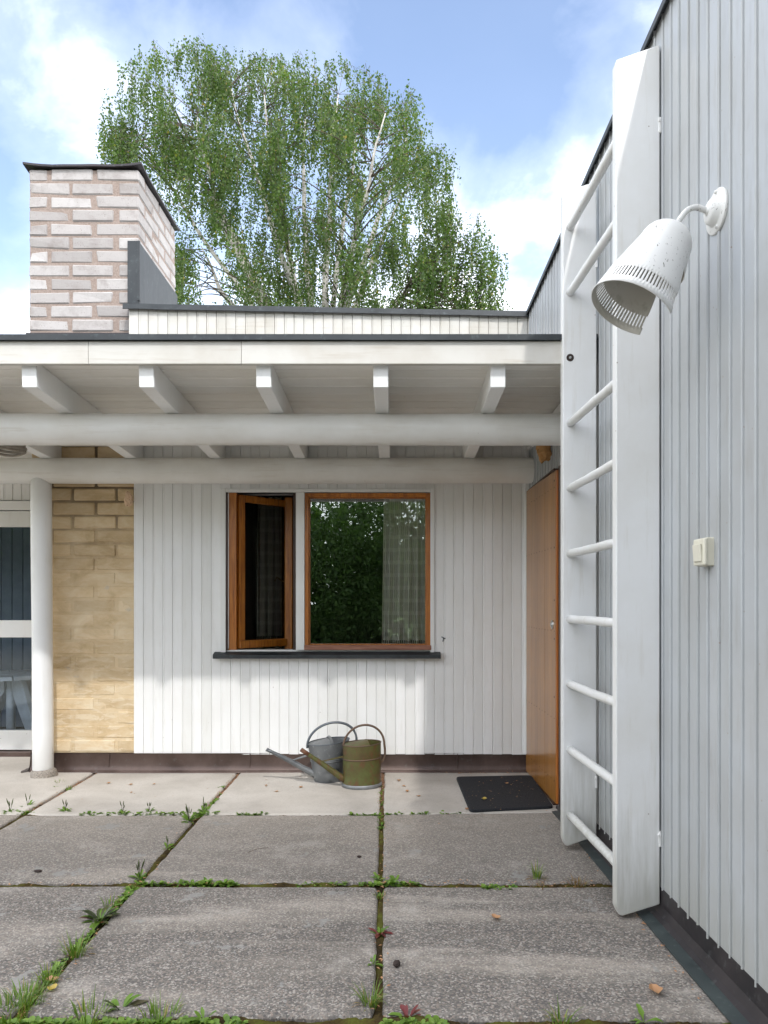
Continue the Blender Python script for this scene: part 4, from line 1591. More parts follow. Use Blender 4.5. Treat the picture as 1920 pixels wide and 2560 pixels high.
def can(name, loc, rz, label, a0, b0, a1, b1, H, mats, spout, brace, handle, bands, straight):
    body_m, dark_m, tip_m, hand_m = mats
    o = empty(name, loc, rz)
    tag(o, label, 'watering can')
    f0 = a0 / a1
    mb = MB()
    prof = [(0.0, f0 * 0.97, 0), (0.004, f0, 0)]
    if straight:
        prof = [(0.0, f0 * 1.03, 0), (0.002, f0 * 1.04, 0)]
    for i in range(1, 9):
        t = i / 8
        prof.append((0.004 + (H - 0.004) * t, f0 + (1 - f0) * t, 0))
    full = prof + [(H + 0.002, 1.0, 0), (H + 0.001, 0.985, 0)] + [(z, f - 0.015, 0) for z, f, _ in prof[::-1]]
    oval(mb, full, a1, b1)
    mb.add([(a1 * f0 * 0.96 * math.cos(2 * math.pi * i / 32), b1 * f0 * 0.96 * math.sin(2 * math.pi * i / 32), 0.003) for i in range(32)], [tuple(range(32))])
    mb.build('body', body_m, o)
    mb = MB()
    seg = 48
    mb.tube([(a1 * math.cos(t), b1 * math.sin(t), H) for t in [2 * math.pi * i / seg for i in range(seg + 1)]], 0.0032, 8, False)
    mb.build('rim', dark_m, o)
    mb = MB()
    half_lid(mb, a1 * 0.985, b1 * 0.985, H - 0.002, 0.022 if straight else 0.016, a1 * (0.28 if straight else 0.05))
    mb.build('half_lid', body_m, o)
    if not straight:
        mb = MB()
        mb.tube([(a1 * 0.06, b1 * 0.97 * math.sin(t), H + 0.003 + 0.020 * math.cos(t) ** 2) for t in [-math.pi / 2 + math.pi * i / 12 for i in range(13)]], 0.008, 8)
        mb.build('lid_strap', body_m, o)
    for z, r in bands:
        f = f0 + (1 - f0) * z / H
        mb = MB()
        mb.tube([(a1 * f * math.cos(t), b1 * f * math.sin(t), z) for t in [2 * math.pi * i / seg for i in range(seg + 1)]], r, 8, False)
        mb.build('band', dark_m if straight else body_m, o)
    if straight:
        mb = MB()
        oval(mb, [(0.0, f0 * 1.035, 0), (0.001, f0 * 1.055, 0), (0.021, f0 * 1.05, 0), (0.024, f0 * 1.01, 0)], a1, b1)
        mb.build('base_rim', M['zinc'], o)
    mb = MB()
    s_a, s_b, r_a, r_b, tip = [Vector(spout[0]), Vector(spout[1]), spout[2], spout[3], spout[4]]
    n = 10
    pts = [s_a.lerp(s_b, i / n) for i in range(n + 1)]
    rs = [r_a + (r_b - r_a) * min(1.0, (i / n) * 1.15) for i in range(n + 1)]
    mb.tube(pts, rs, 18, True)
    mb.build('spout', body_m, o)
    mb = MB()
    mb.tube([s_a.lerp(s_b, 1 - tip), s_a.lerp(s_b, 1.002)], r_b * 1.12, 18, True)
    mb.build('spout_tip', tip_m, o)
    mb = MB()
    p, q_ = Vector(brace[0]), Vector(brace[1])
    t = (q_ - p).normalized()
    wv = brace[2]
    vs = []
    for e, ww in ((p, wv[0]), (q_, wv[1])):
        for yy, zz in ((-ww, -0.0022), (ww, -0.0022), (ww, 0.0022), (-ww, 0.0022)):
            vs.append((e.x, e.y + yy, e.z + zz))
    mb.add(vs, [(0, 1, 2, 3), (7, 6, 5, 4)] + [(k, k + 4, (k + 1) % 4 + 4, (k + 1) % 4) for k in range(4)])
    mb.build('brace', body_m, o)
    mb = MB()
    mb.tube(handle[0], handle[1], 12)
    mb.build('handle', hand_m, o)
    lean = 0.10 if not straight else 0.05
    for ch in o.children:
        for v in ch.data.vertices:
            v.co.z += lean * v.co.x * min(max(v.co.z / H, 0), 1) * (1 if abs(v.co.x) < a1 * 1.3 else 0.6)
    return o


def arc(cx_, cz_, rx, rz_, a0, a1, n=30):
    return [(cx_ + rx * math.cos(a), 0, cz_ + rz_ * math.sin(a)) for a in [R(a0) + (R(a1) - R(a0)) * i / n for i in range(n + 1)]]


z0 = G(703, 1691)
can('watering_can', (-0.425, 4.735, 0.003), R(14), 'galvanised zinc watering can standing behind the green one', 0.094, 0.086, 0.134, 0.112, 0.252,
    (M['zinc'], M['zinc_dark'], M['zinc'], M['zinc_dark']),
    ((-0.075, 0, 0.035), (-0.395, 0, 0.240), 0.024, 0.0115, 0.02), ((-0.122, 0, 0.180), (-0.240, 0, 0.148), (0.022, 0.010)),
    (arc(0.022, 0.240, 0.160, 0.128, 186, -8), 0.0080), ((0.135, 0.0035), (0.145, 0.0025)), False)
can('watering_can', (-0.205, 4.595, 0.003), R(12), 'rusty green painted watering can with a galvanised base rim', 0.119, 0.102, 0.119, 0.102, 0.266,
    (M['can_green'], M['rust_handle'], M['rust'], M['rust_handle']),
    ((-0.104, 0, 0.040), (-0.378, 0, 0.252), 0.0225, 0.0120, 0.16), ((-0.116, 0, 0.192), (-0.262, 0, 0.166), (0.013, 0.009)),
    (arc(0.012, 0.248, 0.130, 0.130, 176, 0) + [(0.146, 0, 0.215), (0.146, 0, 0.18), (0.136, 0, 0.15), (0.118, 0, 0.135)], 0.0068), ((0.178, 0.004),), True)

# ------------------------------------------------------------------ weeds in the joints
def blade(mb, p, d, L_, w_, bend, seg=4):
    d = Vector(d).normalized()
    side = Vector((-d.y, d.x, 0))
    if side.length < 1e-4:
        side = Vector((1, 0, 0))
    side.normalize()
    q = Vector(p)
    vs, fs = [], []
    for i in range(seg + 1):
        t = i / seg
        ww = w_ * (1 - t ** 1.6) + 0.0002
        vs += [q - side * ww, q + side * ww]
        dd = Vector((d.x, d.y, d.z - bend * t * 1.3)).normalized()
        q = q + dd * (L_ / seg)
    for i in range(seg):
        fs.append((2 * i, 2 * i + 1, 2 * i + 3, 2 * i + 2))
    mb.add(vs, fs, True)


def leaf(mb, p, az, rise, L_, w_, droop=0.6, wavy=0.0):
    """A broad leaf with a folded midrib, base at p."""
    p = Vector(p)
    h = Vector((math.cos(az), math.sin(az), 0))
    s = Vector((-h.y, h.x, 0))
    prof = ((0.0, 0.10), (0.18, 0.30), (0.38, 0.80), (0.60, 1.0), (0.82, 0.72), (1.0, 0.05))
    vs, fs = [], []
    q = p.copy()
    last = 0.0
    for i, (t, ww) in enumerate(prof):
        ang = rise - droop * t
        q = q + (h * math.cos(ang) + Vector((0, 0, 1)) * math.sin(ang)) * (L_ * (t - last))
        last = t
        k = w_ * ww * (1 + wavy * random.uniform(-0.5, 0.5))
        up = Vector((0, 0, 1)) * (k * 0.35)
        vs += [q + s * k + up, q, q - s * k + up]
    for i in range(len(prof) - 1):
        a = 3 * i
        fs += [(a, a + 1, a + 4, a + 3), (a + 1, a + 2, a + 5, a + 4)]
    mb.add(vs, fs, True)


def plantain(loc, label, n, L_, spikes=0, mat='weed', mat2=None, group=None, cat='weed', name='plantain'):
    o = empty(name, (loc.x, loc.y, 0.0))
    tag(o, label, cat, group)
    mb, m2_ = MB(), MB()
    n = int(n * 1.7)
    for i in range(n):
        az = random.uniform(0, 6.283)
        l = L_ * random.uniform(0.30, 0.75)
        tgt = m2_ if (mat2 and random.random() < 0.35) else mb
        leaf(tgt, (0.004 * math.cos(az), 0.004 * math.sin(az), -0.006), az, random.uniform(0.2, 1.15), l, l * random.uniform(0.11, 0.19), random.uniform(0.3, 1.1), 0.5)
    tag(mb.build('leaves', M[mat], o), kind='stuff')
    if m2_.v:
        tag(m2_.build('leaves', M[mat2], o), kind='stuff')
    for i in range(spikes):
        a = random.uniform(0, 6.28)
        hgt = L_ * random.uniform(0.6, 1.1)
        e = Vector((0.25 * hgt * math.cos(a), 0.25 * hgt * math.sin(a), hgt))
        sp = MB()
        sp.tube([(0, 0, 0), e * 0.5 + Vector((0, 0, hgt * .06)), e], 0.0009, 5)
        sp.tube([e * 0.55 + Vector((0, 0, hgt * .05)), e * 0.8, e * 1.02], [0.0022, 0.0028, 0.0012], 6)
        sp.build('flower_spike', M['weed_purple'], o)
    return o


def tuft(loc, label, n, L_, spread=0.02, mat='grass', dry=0, group=None, lean=0.7, name='grass_tuft'):
    o = empty(name, (loc.x, loc.y, -0.008))
    tag(o, label, 'grass tuft', group)
    mb = MB()
    for i in range(n):
        a = random.uniform(0, 6.28)
        r = spread * math.sqrt(random.random())
        l = L_ * random.uniform(0.4, 1.1)
        ln = random.uniform(0.1, lean)
        blade(mb, (r * math.cos(a), r * math.sin(a), 0), (ln * math.cos(a), ln * math.sin(a), 1), l, random.uniform(0.0011, 0.0022), random.uniform(0.2, 1.1))
    tag(mb.build('blades', M[mat], o), kind='stuff')
    if dry:
        mb = MB()
        for i in range(dry):
            a = random.uniform(0, 6.28)
            r = spread * 1.3 * math.sqrt(random.random())
            blade(mb, (r * math.cos(a), r * math.sin(a), 0.004), (1.2 * math.cos(a), 1.2 * math.sin(a), 0.7), L_ * random.uniform(0.3, 0.7), 0.0012, 1.2)
        tag(mb.build('dry_blades', M['dry_grass'], o), kind='stuff')
    return o


plantain(G(408, 1772), 'bushy plantain with brown flower spikes just below the crossing of the two left joints', 16, 0.085, 6)
plantain(G(440, 1752), 'plantain with dark spikes right on the crossing of the rear left joints', 11, 0.07, 3)
plantain(G(361, 1832), 'small plantain halfway down the slanting left joint', 11, 0.062, 2)
plantain(G(302, 1897), 'tall spiked plantain at the front crossing of the left joints', 14, 0.085, 5)
plantain(G(216, 1988), 'large purplish dandelion rosette sprawling over the left joint', 22, 0.115, 0, 'weed_purple', 'weed', None, 'weed', 'dandelion')
plantain(G(265, 1755), 'plantain with three upright spikes on the rear cross joint beside a pale leaf', 8, 0.06, 4)
plantain(G(322, 1752), 'low plantain with short spikes midway along the rear cross joint', 8, 0.05, 3)
plantain(G(141, 1752), 'lone plantain on the rear cross joint below the column', 10, 0.06, 4)
plantain(G(22, 1754), 'spiked plantain at the far left edge of the patio', 11, 0.075, 5)
plantain(G(60, 1742), 'leafy plantain where the far left joints cross', 11, 0.07, 3)
plantain(G(478, 1702), 'small wispy weed in the joint below the brown plinth', 8, 0.05, 0, name='chickweed')
plantain(G(446, 1740), 'low weed in the gritty joint just behind the crossing', 8, 0.045, 0, name='chickweed')
plantain(G(822, 1732), 'small weed in the centre joint nearest the green watering can', 8, 0.042, 0, name='chickweed')
plantain(G(823, 1788), 'flat weed in the centre joint just in front of the rear cross joint', 9, 0.045, 0, name='chickweed')
plantain(G(816, 1897), 'pale green dandelion at the front crossing of the centre joint', 16, 0.06, 0, name='dandelion')
plantain(G(855, 1904), 'bright toothed weed right of the centre crossing', 12, 0.065, 0, name='dandelion')
plantain(G(888, 1909), 'small weed on the cross joint second right of the centre crossing', 8, 0.045, 0, name='dandelion')
plantain(G(820, 2014), 'weed with red outer leaves in the centre joint of the foreground', 14, 0.062, 0, 'weed', 'weed_red', None, 'weed', 'dock')
plantain(G(806, 2079), 'small green rosette in the centre joint below the red leaved weed', 10, 0.045, 0, name='dandelion')
plantain(G(385, 1908), 'reddish flat weed on the front cross joint right of the tall plantain', 11, 0.055, 0, 'weed', 'weed_red', None, 'weed', 'dock')
plantain(G(448, 1907), 'leafy green clump on the front cross joint', 13, 0.055, 0, name='dandelion')
plantain(G(492, 1908), 'last green rosette at the right end of the weedy stretch of cross joint', 10, 0.05, 0, name='dandelion')
plantain(G(1062, 1917), 'low weed in the front cross joint right of centre', 10, 0.045, 0, name='chickweed')
plantain(G(262, 2178), 'broad leaved dock at the bottom edge left of centre', 10, 0.10, 0, 'weed', 'weed_purple', None, 'weed', 'dock')
plantain(G(440, 2203), 'broad weed at the bottom edge between dock and centre joint', 9, 0.08, 0, name='dandelion')
plantain(G(880, 2196), 'weed with red tipped leaves at the bottom edge right of the centre joint', 9, 0.085, 0, 'weed', 'weed_red', None, 'weed', 'dock')
plantain(G(1392, 2203), 'single upright green leaf at the bottom edge by the side wing', 3, 0.075, 0, name='dock')

tuft(G(238, 1955), 'short grass in the left joint above the purplish rosette', 50, 0.045, 0.03)
tuft(G(163, 2062), 'upright grass tuft in the left joint below the purplish rosette', 60, 0.085, 0.03, dry=14)
tuft(G(104, 2118), 'long bladed grass tuft beside the yellow leaf', 70, 0.062, 0.035, dry=16)
tuft(G(55, 2160), 'dense grass clump in the left joint near the bottom left corner', 150, 0.052, 0.06, dry=40)
tuft(G(15, 2190), 'thick grass in the bottom left corner of the patio', 170, 0.052, 0.07, dry=50)
tuft(G(800, 2168), 'spiky grass tuft in the centre joint near the bottom edge', 60, 0.075, 0.022, dry=8)
tuft(G(1160, 1897), 'tall thin grass tuft on the front cross joint right of the doormat', 34, 0.085, 0.018, dry=26, lean=0.35)
tuft(G(1168, 1916), 'brown dead grass patch at the foot of the tall thin tuft', 12, 0.03, 0.035, 'dry_grass', 40)
tuft(G(1248, 1910), 'mossy brown green tuft nearest the ladder', 60, 0.045, 0.035, 'dry_grass', 40)
tuft(G(128, 1691), 'thin grass at the foot of the white column', 26, 0.045, 0.03, dry=10)
tuft(G(152, 1702), 'small grass tuft at the joint right of the column footing', 22, 0.032, 0.02)
tuft(G(190, 2200), 'grass at the bottom edge left of the dock', 60, 0.075, 0.05, dry=12)
tuft(G(345, 2208), 'grass at the bottom edge right of the dock', 80, 0.06, 0.06, dry=12)
tuft(G(1212, 2206), 'thin grass tuft at the bottom edge under the doormat side', 36, 0.065, 0.03, dry=10)
tuft(G(820, 1935), 'mossy grass in the centre joint in front of the crossing', 40, 0.028, 0.022)

cr = MB()
segs = [(G(180, 1757), G(470, 1757), 90), (G(515, 1758), G(570, 1758), 26), (G(755, 1759), G(812, 1759), 26), (G(840, 1759), G(870, 1758), 14), (G(885, 1758), G(925, 1757), 22), (G(940, 1757), G(1000, 1756), 12),
        (G(0, 1757), G(70, 1755), 40), (G(300, 1908), G(510, 1908), 70), (G(800, 1908), G(900, 1908), 40), (G(290, 1915), G(225, 1985), 70), (G(822, 1690), G(822, 1800), 30), (G(640, 1908), G(800, 1908), 16),
        (G(480, 1715), G(430, 1765), 30), (G(0, 2209), G(520, 2210), 160), (G(820, 2208), G(960, 2208), 40), (G(200, 2010), G(90, 2120), 50), (G(110, 1700), G(160, 1706), 14), (G(1040, 1917), G(1120, 1917), 22)]
for a, b, n in segs:
    for i in range(n):
        p = a.lerp(b, random.random()) + Vector((random.gauss(0, 0.006), random.gauss(0, 0.006), -0.008))
        for k in range(random.randint(3, 6)):
            l = random.uniform(0.010, 0.028)
            leaf(cr, p, random.uniform(0, 6.28), random.uniform(0.2, 1.2), l, l * random.uniform(0.2, 0.4), 0.6)
tag(cr.build('creeping_weeds', M['weed']), 'tiny green weeds creeping along the slab joints', 'weeds', kind='stuff')

# ------------------------------------------------------------------ fallen leaves, clods, twig
def fallen(loc, label, L_, mat, group=None, z=0.004):
    mb = MB()
    n, m_ = 8, 4
    vs, fs = [], []
    cu = random.uniform(2.0, 6.0)
    for i in range(n + 1):
        t = i / n
        hw = L_ * 0.36 * math.sin(math.pi * min(t * 1.02, 1)) ** 0.8 * (1 + 0.2 * math.cos(9 * t))
        for j in range(m_ + 1):
            s = -1 + 2 * j / m_
            vs.append((L_ * (t - .5), hw * s, abs(s) * hw * 0.55 + cu * L_ * (t - .5) ** 2 * 0.18))
    for i in range(n):
        for j in range(m_):
            a = i * (m_ + 1) + j
            fs.append((a, a + m_ + 1, a + m_ + 2, a + 1))
    mb.add(vs, fs, True)
    mb.tube([(-L_ * .5, 0, 0.0), (-L_ * .62, 0.003, 0.004), (-L_ * .75, 0.0, 0.003)], 0.0008, 5)
    o = mb.build('fallen_leaf', M[mat], None, (loc.x, loc.y, z), random.uniform(0, 6.28))
    tag(o, label, 'leaf', group)
    return o


fallen(G(1071, 1986), 'curled tan leaf alone on the front right slab', 0.042, 'dry_leaf')
fallen(G(1415, 2143), 'larger orange brown leaf beside the side wing plinth in the lower right', 0.055, 'dry_leaf')
fallen(G(1046, 1735), 'yellow leaf lying on the black doormat', 0.045, 'yellow_leaf', None, 0.0195)
fallen(G(113, 2140), 'bright yellow leaf on the edge of the left joint', 0.036, 'yellow_leaf')
fallen(G(112, 2122), 'tan leaf touching the bright yellow leaf', 0.042, 'dry_leaf')
tiny = [(283, 1697, 'between the two left joints nearest the plinth'), (333, 1696, 'just right of the first one below the plinth'), (284, 1714, 'in the middle of the pale slab right of the column'),
        (575, 1699, 'left of the watering cans close to the plinth'), (235, 1694, 'beside the joint near the column'), (650, 1703, 'under the spouts of the watering cans'), (872, 1700, 'right of the green watering can near the wall'),
        (880, 1712, 'between the green watering can and the doormat'), (1010, 1750, 'at the near left corner of the doormat'), (905, 1722, 'left of the doormat halfway along its side'), (598, 1712, 'on the slab in front of the zinc spout'),
        (1095, 1700, 'on the far half of the doormat'), (862, 1688, 'against the plinth beside the centre joint')]
for xd, yd, where in tiny:
    fallen(G(xd, yd), 'tiny dry brown leaf ' + where, random.uniform(0.020, 0.038), 'dry_leaf', 'tiny dry leaves by the house', 0.0195 if 'far half' in where else 0.005)


def clod(loc, r, label, name):
    bm = bmesh.new()
    bmesh.ops.create_icosphere(bm, subdivisions=3, radius=1.0)
    for v in bm.verts:
        d = v.co.normalized()
        k = 1 + 0.25 * mnoise.noise(d * 2 + Vector((loc.x * 9, 0, 0))) + 0.12 * mnoise.noise(d * 6)
        v.co = Vector((d.x * r[0], d.y * r[1], d.z * r[2])) * k
    mb = MB()
    mb.bm(bm)
    o = mb.build(name, M['clod'], None, (loc.x, loc.y, r[2] * 0.72))
    tag(o, label, 'clod')


clod(G(857, 2086), (0.011, 0.016, 0.010), 'dark brown clod of earth right of the centre joint in the foreground', 'earth_clod')
clod(G(82, 1883), (0.016, 0.010, 0.005), 'flat dark crumb on the left middle slab', 'earth_clod')
clod(G(776, 1852), (0.010, 0.007, 0.005), 'dark crumb left of the centre joint on the middle slab', 'earth_clod')
tw = MB()
a, b = G(535, 1843), G(580, 1833)
tw.tube([a + Vector((0, 0, .004)), a.lerp(b, .5) + Vector((0, .004, .009)), b + Vector((0, 0, .004))], 0.0012, 6)
tag(tw.build('twig', M['twig']), 'thin dry twig lying on the middle slab left of centre', 'twig')

lt = MB()
runs = [((0.30, 4.925), (0.88, 4.93), 40, 0.012), ((-0.09, 4.93), (-0.08, 4.0), 70, 0.010), ((-1.052, 4.93), (-1.05, 4.0), 60, 0.010), ((-1.99, 4.9), (-2.01, 4.0), 40, 0.010), ((0.88, 4.0), (0.88, 2.1), 60, 0.012),
        ((0.42, 4.1), (0.86, 4.7), 60, 0.20), ((-1.6, 4.5), (0.7, 4.5), 40, 0.30), ((-0.06, 3.0), (0.8, 3.0), 60, 0.02), ((-2.0, 2.99), (-0.1, 3.0), 60, 0.02), ((-0.055, 3.9), (-0.045, 2.0), 60, 0.014), ((-1.05, 3.9), (-1.05, 2.0), 60, 0.016)]
for a, b, n, sp in runs:
    for i in range(n):
        p = Vector(a).lerp(Vector(b), random.random())
        on_mat = 0.43 < p.x < 0.86 and 4.1 < p.y < 4.75
        p = Vector((p.x + random.gauss(0, sp), p.y + random.gauss(0, sp), 0.0205 if on_mat else 0.0055))
        l = random.uniform(0.003, 0.009)
        az = random.uniform(0, 6.28)
        d = Vector((math.cos(az), math.sin(az), 0))
        e = Vector((-d.y, d.x, 0))
        lt.add([p - d * l, p - e * l * 0.45 + Vector((0, 0, .001)), p + d * l, p + e * l * 0.45 + Vector((0, 0, .002))], [(0, 1, 2, 3)])
tag(lt.build('seed_litter', M['dry_leaf']), 'tiny brown seeds and bud scales scattered on slabs, joints and doormat', 'litter', kind='stuff')

# ------------------------------------------------------------------ birch tree behind the house
def inside(poly, x, z):
    c = False
    n = len(poly)
    for i in range(n):
        x0, z0_ = poly[i]
        x1, z1 = poly[(i + 1) % n]
        if (z0_ > z) != (z1 > z) and x < (x1 - x0) * (z - z0_) / (z1 - z0_) + x0:
            c = not c
    return c


def leaf_cloud(name, mat, parent, pos, size, down=0.6):
    """Diamond leaves at the given points."""
    n = len(pos)
    pos = np.asarray(pos, dtype=np.float32)
    d = rng.normal(size=(n, 3))
    d[:, 2] -= down * 2
    d /= np.linalg.norm(d, axis=1)[:, None]
    r = rng.normal(size=(n, 3))
    s = np.cross(d, r)
    s /= np.linalg.norm(s, axis=1)[:, None] + 1e-9
    L_ = (size * rng.uniform(0.7, 1.25, n))[:, None]
    a = pos
    c = pos + d * L_
    mid = pos + d * L_ * 0.42
    v = np.stack([a, mid + s * L_ * 0.36, c, mid - s * L_ * 0.36], axis=1).reshape(-1, 3).astype(np.float32)
    me = bpy.data.meshes.new(name)
    me.vertices.add(4 * n)
    me.vertices.foreach_set('co', v.ravel())
    me.loops.add(4 * n)
    me.loops.foreach_set('vertex_index', np.arange(4 * n, dtype=np.int32))
    me.polygons.add(n)
    me.polygons.foreach_set('loop_start', np.arange(0, 4 * n, 4, dtype=np.int32))
    me.polygons.foreach_set('loop_total', np.full(n, 4, dtype=np.int32))
    me.update(calc_edges=True)
    me.materials.append(mat)
    return link(name, me, parent)


YT = 22.0
outline = [(213, 262), (240, 335), (298, 372), (340, 420), (372, 470), (370, 540), (385, 610), (392, 690), (400, 800), (1085, 800), (1092, 672), (1082, 560), (1050, 478), (1012, 455), (975, 440), (972, 335), (930, 305), (905, 255),
           (905, 232), (872, 185), (848, 160), (800, 150), (745, 122), (700, 135), (645, 106), (600, 100), (560, 128), (505, 108), (462, 98), (415, 92), (365, 95), (318, 108), (280, 150), (285, 195), (248, 208), (236, 250)]
gaps = [(452, 555, 40, 85, 0.95), (405, 455, 34, 52, 0.75), (470, 640, 36, 40, 0.8), (560, 430, 26, 60, 0.55), (770, 420, 34, 30, 0.6), (795, 460, 34, 34, 0.6), (680, 470, 20, 50, 0.5), (440, 350, 26, 40, 0.4), (860, 590, 26, 40, 0.5), (735, 520, 26, 45, 0.55), (1030, 655, 26, 14, 0.6), (640, 320, 18, 30, 0.4), (520, 300, 18, 40, 0.3)]
birch = empty('birch_tree', (P(690, 900, YT).x, YT, 0))
bx, by = birch.location.x, YT
tag(birch, 'tall weeping birch with white stems rising behind the house roof', 'tree')
stems = []
targets = [((640, 790), (430, 430), (395, 210), -0.8), ((650, 780), (520, 560), (330, 190), 0.9), ((668, 770), (605, 480), (555, 150), -0.4), ((690, 770), (640, 500), (660, 140), 1.1), ((700, 770), (705, 470), (735, 150), 0.1),
           ((715, 775), (760, 520), (850, 200), -0.9), ((725, 780), (800, 560), (930, 330), 0.8), ((740, 790), (900, 610), (1040, 500), -0.3), ((640, 800), (470, 650), (400, 560), 0.5), ((735, 800), (930, 690), (1075, 600), 1.4),
           ((690, 780), (560, 420), (470, 130), 0.4), ((705, 780), (745, 400), (800, 180), 1.3), ((700, 780), (830, 470), (905, 260), 0.5), ((655, 790), (450, 560), (250, 260), 1.2)]
st = MB()
root = Vector((P(690, 900, YT).x, YT, 0))
fork = Vector((root.x, YT, P(690, 830, YT).z))
for a, b, c, dy in targets:
    c = (690 + (c[0] - 690) * 0.88, 420 + (c[1] - 420) * 0.80)
    p0, p1_, p2_ = P(*a, YT), P(*b, YT + dy * 1.2), P(*c, YT + dy * 2.0)
    pts = [fork.copy()]
    n = 16
    for i in range(n + 1):
        t = i / n
        q = p0 * (1 - t) ** 2 + p1_ * 2 * t * (1 - t) + p2_ * t * t
        q += Vector((mnoise.noise(Vector((t * 5, dy * 9, 0))), mnoise.noise(Vector((t * 5, dy * 9, 7))), 0)) * 0.14 * (0.2 + t)
        pts.append(q)
    r0 = 0.105 if dy < 1.2 else 0.08
    rs = [r0 * 1.3] + [r0 * (1 - t / n) ** 0.8 + 0.014 for t in range(n + 1)]
    st.tube([q - root for q in pts], rs, 8)
    stems += [(q, r) for q, r in zip(pts[2:], rs[2:])]
st.tube([(0, 0, 0), (0.05, 0, fork.z * .5), (0, 0, fork.z + 0.1)], [0.42, 0.32, 0.26], 14)
st.build('trunk', M['birch_bark'], birch)

br, leaves = MB(), []
anchors = []
tries = 0
while len(anchors) < 1180 and tries < 40000:
    tries += 1
    xd, yd = random.uniform(205, 1100), random.uniform(85, 790)
    if not inside(outline, xd, yd):
        continue
    if any(((xd - gx) / rx) ** 2 + ((yd - gy) / ry) ** 2 < 1 and random.random() < pr for gx, gy, rx, ry, pr in gaps):
        continue
    dpt = random.uniform(-1, 1)
    q = Vector((xd / 75, yd / 95, dpt * 1.3))
    if mnoise.noise(q * 1.05) + 0.5 * mnoise.noise(q * 2.4) < random.uniform(-0.14, 0.14):
        continue
    anchors.append((xd, yd, dpt))
S = np.array([s[0] for s in stems])
for xd, yd, dpt in anchors:
    ex = min((xd - 205) / 250, (1100 - xd) / 250, (yd - 60) / 160, 1.0)
    y = YT + dpt * (0.7 + 2.6 * max(ex, 0))
    p = P(xd, yd, y)
    pn = np.array(p)
    d2 = ((S - pn) ** 2).sum(1) + np.where(S[:, 2] > p.z - 0.1, 6.0, 0.0)
    k = int(np.argmin(d2))
    q, r = stems[k]
    Ld = (p - q).length
    mid = q.lerp(p, 0.55) + Vector((0, 0, 0.16 * Ld))
    if random.random() < 0.62:
        n = 6
        pts = [q * (1 - t) ** 2 + mid * 2 * t * (1 - t) + p * t * t - root for t in [i / n for i in range(n + 1)]]
        r1 = min(r * 0.5, 0.012 + 0.006 * Ld)
        br.tube(pts, [r1 + (0.0045 - r1) * i / n for i in range(n + 1)], 4, False)
    for s in range(random.randint(4, 7)):
        b = p + Vector((random.gauss(0, 0.15), random.gauss(0, 0.17), random.gauss(0.02, 0.10)))
        Ls = random.uniform(0.40, 1.30) * (0.7 if yd < 160 else 1.0)
        dx_, dy_ = random.gauss(0, 0.10), random.gauss(0, 0.10)
        nl_ = int(Ls / 0.033)
        if random.random() < 0.35:
            br.tube([p - root, b - root, b - root + Vector((dx_ * 0.4, dy_ * 0.4, -Ls * 0.5)), b - root + Vector((dx_ * 0.5, dy_ * 0.5, -Ls))], [0.005, 0.004, 0.003, 0.002], 3, False)
        for i in range(nl_):
            t = (i + random.random()) / nl_
            sp = 0.038
            leaves.append((b.x - root.x + dx_ * math.sqrt(t) + random.gauss(0, sp), b.y - root.y + dy_ * math.sqrt(t) + random.gauss(0, sp), b.z - root.z - Ls * t + random.gauss(0, sp)))
tag(br.build('branches', M['twig'], birch), kind='stuff')
tag(leaf_cloud('foliage', M['birch_leaf'], birch, leaves, 0.078), kind='stuff')

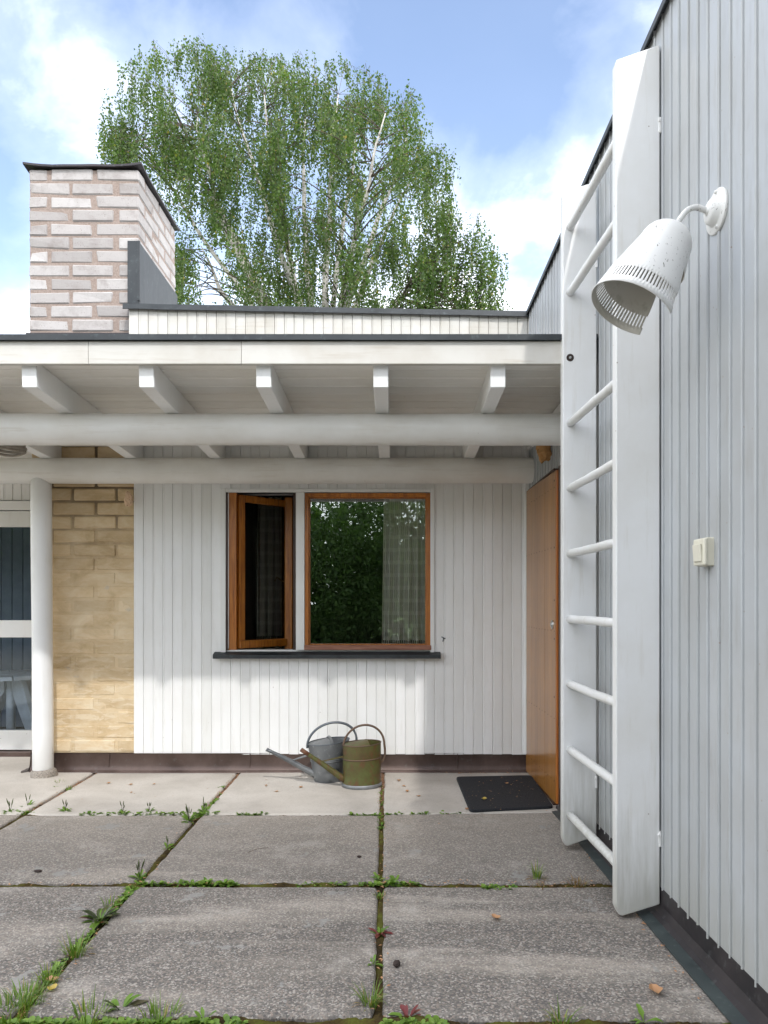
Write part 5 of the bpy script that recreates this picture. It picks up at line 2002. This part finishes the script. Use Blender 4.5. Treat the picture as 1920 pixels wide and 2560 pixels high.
# ------------------------------------------------------------------ garden behind the viewer, seen in the window glass
def clumps(n, xr, yr, zr_, rr_, per, top=None):
    out = []
    for i in range(n):
        x, y = random.uniform(*xr), random.uniform(*yr)
        z = random.uniform(*zr_)
        if top:
            z = min(z, top(x))
        rr = random.uniform(*rr_)
        v = rng.normal(size=(per, 3))
        v /= np.linalg.norm(v, axis=1)[:, None]
        v *= (rr * rng.uniform(0.55, 1.0, per))[:, None]
        out.append(v * np.array([1.2, 1.0, 0.8]) + np.array([x, y, z]))
    return np.concatenate(out)


low = np.concatenate([clumps(210, (-14, 9), (-10.5, -8.4), (0.2, 2.3), (0.4, 0.8), 420), clumps(330, (-14, 9), (-10.5, -8.4), (2.2, 4.2), (0.35, 0.8), 240),
                      clumps(120, (-12, -10), (-8, 5), (0.2, 4.5), (0.5, 1.0), 160)])
low[:, 2] = np.maximum(low[:, 2], 0.03)
tag(leaf_cloud('garden_thicket', M['thicket'], None, low, 0.10, 0.2), 'green thicket across the garden seen reflected in the window glass', 'thicket', kind='stuff')
back = clumps(190, (-15, 11), (-13.5, -11.5), (0.2, 3.3), (0.7, 1.2), 150)  # added leaf layer that keeps the bright horizon out of the glass
back[:, 2] = np.maximum(back[:, 2], 0.03)
tag(leaf_cloud('thicket_backing', M['thicket'], None, back, 0.34, 0.3), 'leaf backing added behind the thicket to block bright sky in the reflection', 'backing', kind='stuff')

# unseen tree added on the sunny side to shade the front of the patio
tree = empty('added_shade_tree', (2.2, -9.6, -0.05))
tag(tree, 'unseen tree added behind the camera to shade the front slabs', 'tree')
mb = MB()
mb.tube([(0, 0, 0), (0.1, 0.05, 4.0), (0.0, 0.0, 8.0), (-0.1, 0.1, 11.0)], [0.26, 0.20, 0.15, 0.06], 12)
for i in range(14):
    a = i * 2.4
    z = 7.6 + 0.24 * i
    mb.tube([(0, 0, z), (0.9 * math.cos(a), 0.7 * math.sin(a), z + 0.6), (2.0 * math.cos(a), 1.5 * math.sin(a), z + 0.9)], [0.07, 0.05, 0.02], 6)
mb.build('trunk', M['twig'], tree)
crown = clumps(150, (-2.9, 2.9), (-1.3, 1.3), (7.9, 12.9), (0.5, 0.95), 130)
tag(leaf_cloud('foliage', M['thicket'], tree, crown, 0.20, 0.3), kind='stuff')
